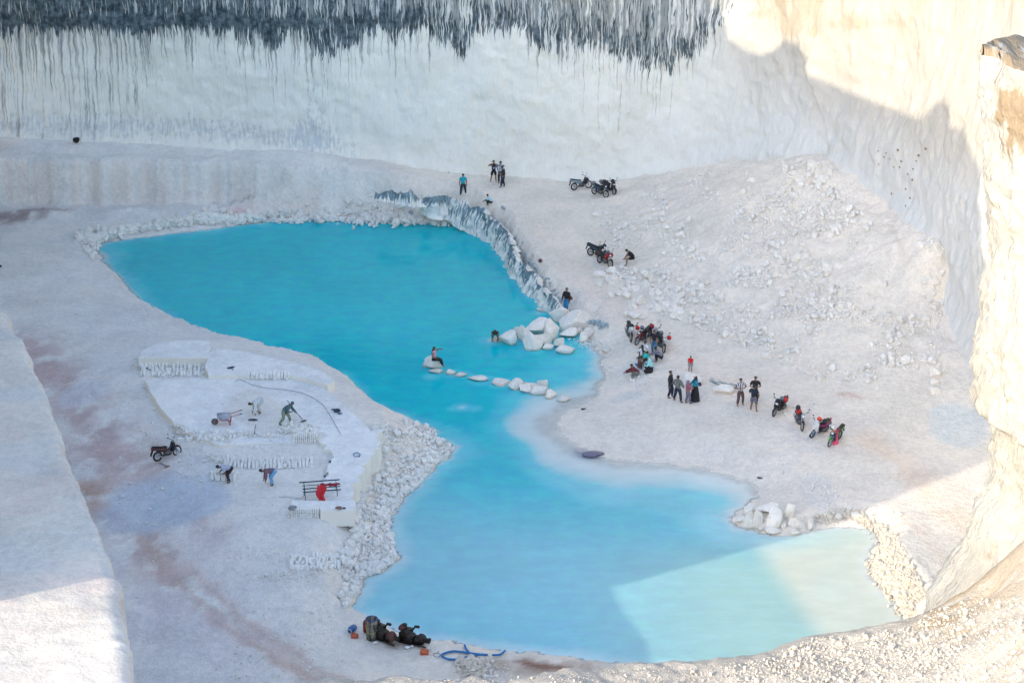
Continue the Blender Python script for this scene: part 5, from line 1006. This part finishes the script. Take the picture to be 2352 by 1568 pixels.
    ch(np_mesh('lamp', _I[2][0]*np.array([.03, .07, .035])+np.array([-.97, 0, .80]), _I[2][1]), 'tail_light', REDL)
    ch(bars([((-.08, .10, .24), (-.14, .26, .0), .012)]), 'kickstand', STEEL)
    return root
P_ = lambda n, c, r=.28: pm('paint_'+n, c, r, var=.05)
blkp = P_('black', (.015, .016, .02)); G1 = 'motorcycles parked by the cliff'
B = []
B.append(bike((1350, 433), (1321.5, 436.8), 'black and silver motorcycle, leftmost by the cliff, facing right', 'underbone', blkp, P_('silverblue', (.25, .35, .40)), group=G1))
B.append(bike((1394.8, 453.5), (1360, 447.8), 'black motorcycle with a blue-green side panel, nearest of the three by the cliff', 'motorcycle', blkp, P_('bluegreen', (.02, .08, .14)), group=G1))
B.append(bike((1410.5, 447), (1388, 440), 'all black scooter with a helmet on its bars, rightmost by the cliff', 'scooter', blkp, group=G1))
G2 = 'motorcycles parked above the boulder field'
B.append(bike((1383, 595), (1361.2, 588.3), 'black motorcycle parked behind the red one, left of the seated man in black', 'motorcycle', blkp, P_('petrol', (.02, .06, .08)), group=G2))
B.append(bike((1398.6, 613.9), (1378, 605), 'dark motorcycle with a red tank beside the seated man in black', 'motorcycle', P_('deepred', (.30, .015, .015)), blkp, group=G2, cowl=P_('deepred', (.30, .015, .015))))
G3 = 'motorcycles parked above the huddle'
B.append(bike((1446.6, 784.7), (1442.4, 771), 'white and black motorcycle with a red helmet on its mirror, leftmost above the huddle', 'motorcycle', P_('white', (.62, .64, .64)), blkp, group=G3))
B.append(bike((1467.4, 791.4), (1479.5, 781), 'maroon underbone motorcycle facing the camera, second above the huddle', 'underbone', P_('maroon', (.13, .015, .025)), group=G3))
B.append(bike((1500, 788), (1495.5, 776), 'brown-red scooter with a cyan jacket over its front, third above the huddle', 'scooter', P_('brownred', (.12, .03, .03)), cowl=P_('greywhite', (.4, .4, .42)), group=G3))
B.append(bike((1521.4, 808.9), (1512, 796), 'tall black motorcycle with a wire-spoked front wheel and a red helmet, rightmost above the huddle', 'motorcycle', blkp, group=G3, cowl=P_('silver', (.4, .42, .42))))
G5 = 'motorcycles in the diagonal row on the right'
B.append(bike((1781.1, 953.8), (1794.7, 942), 'black scooter at the left end of the diagonal row, red helmet on its bars', 'scooter', blkp, group=G5))
B.append(bike((1839, 986.8), (1830.5, 972.5), 'dark motorcycle carrying a red helmet on the seat, second in the diagonal row', 'motorcycle', P_('navy', (.02, .03, .07)), blkp, group=G5, cowl=P_('silver', (.4, .42, .42))))
B.append(bike((1869.7, 1004.4), (1890, 992), 'white scooter with purple side and blue front wheel, third in the diagonal row', 'scooter', P_('magenta', (.22, .02, .10)), P_('purewhite', (.7, .7, .72)), pm('rim_blue', (.05, .3, .45), .3), group=G5, cowl=P_('purewhite', (.7, .7, .72))))
B.append(bike((1906.8, 1026.1), (1925, 1009), 'green and yellow underbone motorcycle under a pink cloth, last of the diagonal row', 'underbone', P_('lime', (.35, .55, .05)), P_('green', (.02, .42, .03)), group=G5, cowl=P_('darkblue', (.03, .03, .08))))
B.append(bike((401.4, 1045.8), (369.5, 1059.1), 'old black moped with a tall handlebar standing alone on the left quarry floor', 'underbone', blkp, P_('rustred', (.08, .03, .03)), lean=4))
# -------- helmets and cloths lying on the motorcycles
def on_bike(bk, px, py):
    d = ray(px, py); t = bk.location.y/d[1]; return Vector((d[0]*t, d[1]*t, CAMH+d[2]*t))
def helmet(bk, px, py, col, label, r=.158, g=None):
    p = on_bike(bk, px, py); yaw = random.uniform(-2.4, -.8); root = empty('helmet', p, yaw, label, 'helmet', g)
    def cut(V):
        V = V.copy(); V[:, 2] = np.maximum(V[:, 2], -.72); m = (V[:, 0] > .45) & (V[:, 2] < .25) & (V[:, 2] > -.6); V[m, 0] *= .82; return V
    ellip((0, 0, 0), (r*1.08, r*.92, r), 'shell', col, root, cut); ellip((r*.26, 0, -r*.10), (r*.80, r*.82, r*.42), 'visor', pm('visor', (.03, .03, .035), .1), root, sub=2); return root
hr_ = P_('helmet_red', (.70, .012, .012), .2); hg = P_('helmet_grey', (.14, .17, .20), .2); hb_ = P_('helmet_black', (.015, .015, .015), .2); ho = P_('helmet_orange', (.75, .05, .02), .2); hw = P_('helmet_white', (.7, .7, .7), .2)
for b, x, y, c, l in [(0,1348.5,412.5,hb_,'dark helmet on the handlebar of the leftmost cliffside motorcycle'),(1,1364,420.6,hg,'silver helmet on the seat of the nearest cliffside motorcycle'),(1,1380.4,416.8,hg,'silver helmet with dark visor on the handlebar of the nearest cliffside motorcycle'),(2,1407.5,415.8,hb_,'black helmet crowning the all black scooter by the cliff'),
 (3,1388.3,565,hb_,'dark helmet on the bars of the black motorcycle by the seated man'),(4,1396.7,579,hg,'grey helmet on the red-tanked motorcycle'),(4,1404,586,P_('helmet_dred',(.35,.02,.02),.2),'dark red helmet on the red-tanked motorcycle'),
 (5,1464.5,753,hr_,'red helmet hanging at the right of the white and black motorcycle'),(5,1451.3,748.5,hb_,'dark helmet on the tank of the white and black motorcycle'),(6,1475,752.5,hg,'blue-grey helmet on the maroon motorcycle'),(6,1487.2,758.7,hb_,'black helmet hanging right of the maroon motorcycle'),(7,1497.7,749.6,P_('helmet_crimson',(.40,.01,.03),.2),'crimson helmet above the cyan jacket'),
 (8,1519,765,hg,'grey helmet on the tall black motorcycle'),(8,1537,775.7,hr_,'red helmet hanging right of the tall black motorcycle'),(9,1804.6,918.1,hr_,'red helmet on the right grip of the first scooter in the diagonal row'),(9,1796.5,915.5,hg,'dark grey helmet between the bars of the first scooter in the diagonal row'),
 (10,1833.5,935.5,hb_,'black helmet behind the red one on the second motorcycle of the diagonal row'),(10,1835.3,944.3,hr_,'red helmet on the second motorcycle of the diagonal row'),(11,1882.3,962.6,ho,'orange-red helmet above the white scooter'),(11,1895.5,967,hb_,'black helmet on the back of the white scooter'),(12,1911.3,982,hw,'white helmet at the left of the pink cloth'),(12,1927,987,P_('helmet_brown',(.12,.05,.04),.2),'brown helmet at the right of the pink cloth')]:
    helmet(B[b], x, y, c, l, g='helmets left on the parked motorcycles')
def drape(bk, px, py, w, h, mat, label, name='cloth', cat='cloth'):
    p = on_bike(bk, px, py); n = 12; u, v = np.meshgrid(np.linspace(-1, 1, n), np.linspace(0, 1, n)); X = u*w/2*(1-.25*v)+.03*np.sin(v*7+u*3); Y = -.10-.12*np.sin(v*1.6)+.03*np.sin(u*6); Z = -v*h+.04*np.cos(u*4)
    me = np_mesh(name, np.stack([X, Y, Z], -1).reshape(-1, 3), grid_faces(n, n)); o = link(name, me, mat); o.location = p; m = o.modifiers.new('t', 'SOLIDIFY'); m.thickness = .02; tag(o, label, cat); return o
drape(B[12], 1918, 986, .36, .95, C('pinkcloth', (.80, .10, .22)), 'bright pink cloth hung over the green and yellow motorcycle')
drape(B[7], 1504, 754, .36, .34, C('cyancloth', (.02, .38, .58)), 'cyan jacket over the front of the brown-red scooter', 'jacket', 'jacket')
# ================================================================== things on the work platform
WOOD = pm('wood', (.22, .15, .09), .8, bump=.5); IRON = pm('dark_iron', (.03, .05, .08), .6, .3); RUST = pm('rust', (.16, .05, .03), .8)
def tool(head, tail, label, cat, name, headsize=(.28, .10, .04), mat=IRON, raised=0.0, hmat=None):
    a, b = G(*head), G(*tail); c = a+Vector((0, 0, .05)); d = b-a; root = empty(name, a, math.atan2(d.y, d.x), label, cat); L = Vector((d.x, d.y, 0)).length; zz_ = d.z
    link('handle', bars([((0, 0, .05), (L, 0, .05+zz_+raised), .018)]), mat, root)
    link('head', prism([(-headsize[1]/2, .01), (headsize[1]/2, .01), (headsize[1]/2, .01+headsize[2]), (-headsize[1]/2, .01+headsize[2])], headsize[0], .005), hmat or mat, root); return root
tool((530, 845), (550, 868), 'long-handled dark rake lying on the upper white ledge', 'rake', 'rake', (.42, .16, .05))
tool((697, 968), (661, 948), 'pick with a long pale handle held by the camouflaged worker', 'pick', 'pick', (.34, .07, .06), raised=.75)
tool((384, 1072), (366, 1064), 'hoe with an orange blade lying below the lone moped', 'hoe', 'hoe', (.30, .12, .04), hmat=pm('orange_iron', (.35, .16, .06), .7))
tool((584, 998), (588, 990), 'small dark hammer stuck upright among the broken blocks', 'hammer', 'hammer', (.20, .07, .06), raised=.35)
tool((746, 1095), (754, 1086), 'blue tool lying on the shaded ledge near the bench', 'hand tool', 'hand_tool', (.24, .07, .05), hmat=pm('blue_tool', (.03, .08, .25), .5))
tool((760, 1060), (766, 1050), 'dark spade-like tool higher on the shaded ledge', 'spade', 'spade', (.18, .25, .03))
def lump(px, py, w, h, mat, label, cat, name, seed=1, flat=1.0, zoff=0):
    p = G(px, py); V, F = rock(3, seed, 5, .12); o = link(name, np_mesh(name, V*np.array([w/2, w/3, h/2])+np.array([0, 0, h*.4+zoff]), F), mat); o.location = p; tag(o, label, cat); return o
lump(773, 946, .50, .26, IRON, 'crumpled dark sack on the platform edge', 'sack', 'sack', 4); lump(781, 951, .34, .14, pm('bluegrey', (.08, .16, .26), .7), 'small blue-grey rag beside the crumpled sack', 'rag', 'rag', 5)
lump(766, 941, .30, .10, IRON, 'thin dark rag above the crumpled sack', 'rag', 'rag', 6); lump(578, 965, .40, .12, IRON, 'left one of two dark rags on the white floor by the wheelbarrow', 'rag', 'rag', 7); lump(585, 965, .36, .14, IRON, 'right one of two dark rags on the white floor by the wheelbarrow', 'rag', 'rag', 8)
lump(720, 1093, .01, .01, IRON, 'x', 'x', 'x'); bpy.data.objects.remove(bpy.data.objects['x'])
lump(778, 1170, .36, .26, pm('brownstone', (.25, .14, .10), .8), 'brown bundle at the right foot of the metal bench', 'bundle', 'bundle', 9); lump(790, 1168, .22, .10, navy, 'dark slipper near the platform edge', 'slipper', 'slipper', 10)
lump(176, 330, .55, .75, pm('soot', (.01, .01, .01), .9), 'small black box-like block at the foot of the back cliff', 'block', 'black_block', 11)
lump(1340, 940, .36, .10, blk, 'pair of black flip-flops on the beach', 'flip-flops', 'flip_flops', 12); lump(915, 989, .32, .14, pm('redrag', (.6, .03, .08), .8), 'pinkish red rag at the top of the rubble slope', 'rag', 'rag', 13)
lump(1241, 604, .30, .42, pm('brownpost', (.14, .06, .06), .8), 'small dark red bundle on the track above the bank', 'bundle', 'bundle', 14); lump(1745, 1098, .34, .10, IRON, 'small dark stick at the water edge of the near pool', 'stick', 'stick', 15)
lump(-3, 615, .5, .3, IRON, 'dark object at the left edge of the floor', 'debris', 'debris', 16)
p = G(1662, 897); sg = []
for k in range(26):
    a = random.uniform(-.5, .25); x, y = random.uniform(-.9, .7), random.uniform(-.3, .5); l = random.uniform(.2, .75); sg.append(((x, y, .38-.25*x+random.uniform(0, .12)), (x+l*math.cos(a), y+l*math.sin(a), .30-.25*(x+l)+random.uniform(0, .15)), random.uniform(.008, .028)))
o = link('brushwood', bars(sg, n=5), pm('scrub_grey', (.22, .28, .30), .9)); o.location = p; tag(o, 'tangle of grey brushwood lying over the flat pale boulder', 'brushwood')
o = lump(1362, 1046, 1.5, .34, pm('wet_rock', (.16, .15, .21), .35), 'dark wet rock half sunk in the milky shallows of the near pool', 'rock', 'sunken_rock', 41); o.location.z = -.05
# wheelbarrow
p = G(516, 974); wb = empty('wheelbarrow', p, R(8), 'red wheelbarrow with a pale tray on the white floor', 'wheelbarrow'); RD = pm('barrow_red', (.40, .03, .02), .5)
link('tray', prism([(-.42, .62), (.36, .62), (.22, .36), (-.24, .36)], .56, .02), pm('pale_tray', (.40, .42, .50), .5), wb); link('frame', bars([((-.55, 0, .2), (-.30, .22, .34), .02), ((-.30, .22, .34), (.95, .26, .70), .02), ((-.55, 0, .2), (-.30, -.22, .34), .02), ((-.30, -.22, .34), (.95, -.26, .70), .02)]), RD, wb)
link('tray_skirt', prism([(-.26, .40), (.26, .40), (.20, .31), (-.20, .31)], .50, .01), RD, wb)
w_ = link('wheel', torus(.14, .06, c=(-.55, 0, .20)), pm('dusty_tyre', (.14, .12, .11), .9), wb); link('hub', bars([((-.55, -.05, .2), (-.55, .05, .2), .09)]), pm('hub', (.2, .17, .15), .7), w_)
for s_ in (-1, 1): link('leg', bars([((.20, s_*.20, .38), (.30, s_*.20, 0), .018), ((.40, s_*.20, .46), (.30, s_*.20, 0), .018)]), RD, wb); link('grip', bars([((.85, s_*.255, .67), (1.02, s_*.265, .72), .026)]), BLKP, wb)
# bench frame with red cloths
p = G(737, 1142); bn = empty('metal_bench', p, R(10), 'dark metal bench frame on the platform, draped with red cloth', 'bench'); BI = pm('bench_iron', (.04, .08, .10), .5, .3)
link('seat', bars([((-.95, -.35, .55), (1.05, -.35, .55), .035), ((-.95, .05, .55), (1.05, .05, .55), .03)]), BI, bn); link('backrest', bars([((-1.10, .40, .78), (1.05, .40, .78), .035), ((-.95, .30, .62), (1.0, .30, .62), .02)]), BI, bn)
for x in (-.85, .85):
    for y in (-.33, .35): link('leg', bars([((x, y, .55), (x, y, -.05), .02)]), BI, bn)
link('cross_bar', bars([((-.85, -.35, .55), (-.85, .40, .78), .018), ((.85, -.35, .55), (.85, .40, .78), .018)]), BI, bn)
def sheet(px, py, z, w, h, mat, label, rz=0, tilt=0, flat=False):
    p = G(px, py); n = 14; u, v = np.meshgrid(np.linspace(-1, 1, n), np.linspace(0, 1, n)); X = u*w/2*(1+.25*np.sin(v*5))+.06*np.sin(v*8); Y = .04*np.sin(u*5+v*3)-(.0 if not flat else v*h); Z = -v*h*(0 if flat else 1)+.03*np.cos(u*7+v*4)
    o = link('cloth', np_mesh('cloth', np.stack([X, Y, Z], -1).reshape(-1, 3), grid_faces(n, n)), mat); o.location = (p.x, p.y, p.z+z); o.rotation_euler = (tilt, 0, rz); m = o.modifiers.new('t', 'SOLIDIFY'); m.thickness = .015; tag(o, label, 'cloth'); return o
sheet(738, 1150, .93, .40, .92, C('redcloth', (.60, .03, .04)), 'bright red cloth hanging from the metal bench'); sheet(758, 1142, .82, .85, .34, C('darkredcloth', (.25, .02, .03)), 'dark red cloth over the right end of the bench backrest', flat=True, rz=.1)
sheet(672, 1162, .03, .3, .55, C('greycloth', (.25, .27, .28)), 'grey-brown sack lying on the sawn wall corner', flat=True)
# thin cables on the platform
def gtube(pts, r, mat, label, cat, name, lift=.03, closed=False):
    P = [G(a, b) for a, b in pts]; out = []
    for i in range(len(P)-1):
        for f in np.linspace(0, 1, 6, endpoint=False):
            p0 = P[max(i-1, 0)]; p1 = P[i]; p2 = P[i+1]; p3 = P[min(i+2, len(P)-1)]
            q = .5*((2*p1)+(-p0+p2)*f+(2*p0-5*p1+4*p2-p3)*f*f+(-p0+3*p1-3*p2+p3)*f**3); q.z = gz(q.x, q.y)+lift+r; out.append(q)
    out.append(P[-1]+Vector((0, 0, r+lift))); o = link(name, curve_tube(out, r), mat); tag(o, label, cat); return o
CABLE = pm('cable', (.10, .14, .20), .6)
gtube([(540, 878), (552, 873), (580, 885), (612, 892), (660, 897), (700, 906), (735, 925), (752, 945), (775, 985), (782, 996)], .012, CABLE, 'long thin grey cable curving over the white floor', 'cable', 'cable')
gtube([(700, 1138), (690, 1146), (668, 1143), (640, 1142)], .010, CABLE, 'thin cable running left from the bench', 'cable', 'cable')
gtube([(826, 1048), (816, 1050), (812, 1044), (820, 1041), (827, 1045), (825, 1050)], .022, pm('blue_rope', (.04, .14, .30), .6), 'small coil of blue rope near the rim of the platform', 'rope', 'rope')
# ================================================================== pumps on the near shore
HOSE = pm('blue_hose', (.01, .16, .40), .45)
gtube([(1108, 1506), (1080, 1508), (1050, 1516), (1026, 1515), (1014, 1507), (1030, 1500), (1056, 1499), (1090, 1504), (1120, 1506)], .055, HOSE, 'thick blue hose looped on the near shore', 'hose', 'hose')
gtube([(1067, 1484), (1071, 1494), (1082, 1505), (1096, 1519)], .055, HOSE, 'short straight blue hose crossing the loop', 'hose', 'hose')
gtube([(1130, 1510), (1150, 1508), (1160, 1500)], .055, HOSE, 'end of blue hose bending up at the right of the stone pile', 'hose', 'hose', lift=.1)
gtube([(1004, 1500), (1012, 1504), (1008, 1509), (998, 1508), (996, 1502), (1004, 1500), (1008, 1496)], .012, CABLE, 'thin wire ring on the ground right of the pumps', 'wire', 'wire_ring')
def cyl(me_pts, n=28):
    V = []; m = len(me_pts)
    for r_, z in me_pts: V += [(r_*math.cos(2*math.pi*k/n), r_*math.sin(2*math.pi*k/n), z) for k in range(n)]
    return np_mesh('lathe', V, [(i*n+k, i*n+(k+1) % n, (i+1)*n+(k+1) % n, (i+1)*n+k) for i in range(m-1) for k in range(n)])
def streak_metal():
    m, nt, bs = nodes('drum_metal'); tc = nt.nodes.new('ShaderNodeTexCoord'); n = noise(nt, tc.outputs['Object'], 1.0, 4, .6, (7, 7, 1.2)); nt.links.new(rgbmix(nt, maprange(nt, n, .38, .62), (.05, .05, .045), (.26, .24, .20)), bs.inputs['Base Color']); bs.inputs['Roughness'].default_value = .5; bs.inputs['Metallic'].default_value = .4; return m
p = G(855, 1466); dr = empty('water_drum', p, 0, 'tall dented metal drum standing upright by the near shore', 'drum')
link('shell', cyl([(.0, .02), (.33, .02), (.335, .3), (.345, .32), (.335, .34), (.335, 1.28), (.345, 1.30), (.335, 1.32), (.335, 1.62), (.29, 1.60), (.29, .5), (0, .5)]), streak_metal(), dr); link('rim', torus(.33, .028, 32, 8), pm('drum_blue', (.02, .06, .22), .5), dr).rotation_euler = (math.pi/2, 0, 0); [c for c in bpy.data.objects if c.parent == dr and c.name.startswith('rim')][0].location = (0, 0, 1.62); dr.scale = (.86, .86, .68)
link('yellow_rope', curve_tube([(.34*math.cos(a), -abs(.36*math.sin(a)) if True else 0, 1.15-.55*math.sin(a)**1.0) for a in np.linspace(0.02, math.pi-.02, 16)], .014), pm('yellow_rope', (.45, .45, .12), .6), dr)
def jerry(px, py, col, label, w=.30, h=.36, yaw=0.3, lay=False, dz=0):
    p = G(px, py); r = empty('jerrycan', (p.x, p.y, p.z+dz), yaw, label, 'jerrycan'); m = pm('jerry_'+str(col), col, .45)
    link('can', prism([(-w/2, 0), (w/2, 0), (w/2, h*.78), (w*.25, h), (-w*.35, h), (-w/2, h*.85)], .20, .03), m, r); link('handle', bars([((-w*.3, 0, h), (-w*.3, 0, h+.05), .015), ((-w*.3, 0, h+.05), (w*.1, 0, h+.05), .018), ((w*.1, 0, h+.05), (w*.1, 0, h), .015)]), m, r); link('cap', bars([((w*.34, 0, h*.86), (w*.40, 0, h*.98), .035)]), pm('cap_dark', (.05, .02, .02), .5), r)
    if lay: r.rotation_euler = (math.pi/2*.95, 0, yaw); r.location.z += .12
    return r
jerry(843, 1452, (.22, .03, .015), 'dark red jerrycan leaning on the left of the tall drum', .36, .62, .4, dz=.05)
jerry(815, 1464, (.55, .12, .05), 'orange jerrycan lying on the white ground left of the pumps', .36, .22, .1); jerry(975, 1502, (.60, .14, .06), 'orange jerrycan with wire handle in front of the right pump', .40, .26, -.1)
p = G(814, 1447); bk_ = empty('blue_bucket', p, R(250), 'blue barrel-like bucket lying on its side left of the drum', 'bucket'); me = cyl([(0, .0), (.15, .0), (.17, .10), (.17, .42), (.12, .50), (.11, .58), (.09, .57), (.09, .48), (0, .48)]); o = link('barrel', me, pm('bucket_blue', (.03, .12, .30), .4), bk_); o.rotation_euler = (0, R(80), 0); o.location = (0, 0, .18)
o = link('mouth_ring', torus(.10, .02, 20, 6), pm('bucket_white', (.6, .62, .65), .5), bk_); o.rotation_euler = (0, 0, math.pi/2); o.location = (.56, 0, .26)
def pump(x0, y0, x1, y1, label, big=True):
    a, b = G(x0, y0), G(x1, y1); d = b-a; r = empty('engine_pump', a, math.atan2(d.y, d.x), label, 'pump'); L = Vector((d.x, d.y)).length
    OIL = pm('oily_iron', (.022, .016, .013), .45, .3); BR = pm('rusty_brown', (.12, .045, .03), .7)
    link('skid', bars([((-.2, -.22, .05), (L+.1, -.22, .05), .04), ((-.2, .22, .05), (L+.1, .22, .05), .04), ((0, -.22, .05), (0, .22, .05), .04), ((L*.7, -.22, .05), (L*.7, .22, .05), .04)]), OIL, r)
    link('engine_block', prism([(-.22, .05), (.48, .05), (.48, .46), (.36, .46), (.36, .72), (-.06, .72), (-.06, .56), (-.22, .56)], .46, .012), OIL, r); link('air_filter', bars([((.0, 0, .66), (.0, 0, .92), .11), ((.0, 0, .92), (.0, 0, .95), .13)], n=16), OIL, r)
    link('fuel_tank', prism([(-.30, .62), (.08, .66), (.08, .88), (-.26, .86)], .30, .04), BR, r); link('flywheel', bars([((.30, -.30, .36), (.30, -.22, .36), .24)], n=20), OIL, r); link('exhaust', bars([((.36, .1, .6), (.50, .12, .86), .04), ((.50, .12, .86), (.72, .12, .88), .07)], n=12), OIL, r)
    link('battery_box', prism([(.52, .05), (.80, .05), (.80, .38), (.52, .42)], .36, .012), OIL, r); link('pump_housing', bars([((L-.25, -.16, .30), (L-.25, .16, .30), .24)], n=20), BR if big else OIL, r); link('outlet_pipe', bars([((L-.25, 0, .3), (L+.15, 0, .34), .09), ((L+.15, 0, .34), (L+.24, 0, .34), .12)], n=14), OIL, r); link('drive_shaft', bars([((.40, 0, .34), (L-.3, 0, .32), .05)]), STEEL, r)
    for q in range(3): link('cooling_fin', prism([(.06+q*.1, .42), (.10+q*.1, .42), (.10+q*.1, .66), (.06+q*.1, .66)], .46, .004), OIL, r)
    return r
pump(868, 1463, 908, 1481, 'oily black diesel pump right of the drum with a rusty pump wheel'); pump(930, 1472, 978, 1484, 'second dark engine pump with an open pipe mouth, near the wire-handled can', False)
lump(886, 1458, .42, .5, pm('oil2', (.02, .015, .015), .5), 'black box behind the first pump', 'box', 'box', 31)
for x, y, s_ in [(862, 1478, .3), (870, 1470, .2), (936, 1489, .3), (946, 1486, .22)]: lump(x, y, s_, s_*.7, M_stone, 'small white stone wedged against the pumps', 'stone', 'stone', int(x)).__setitem__('group', 'stones beside the pumps')

for o in COL.objects:
    if 'label' in o and not 4 <= len(o['label'].split()) <= 16: print('LABEL', o.name, o['label'])
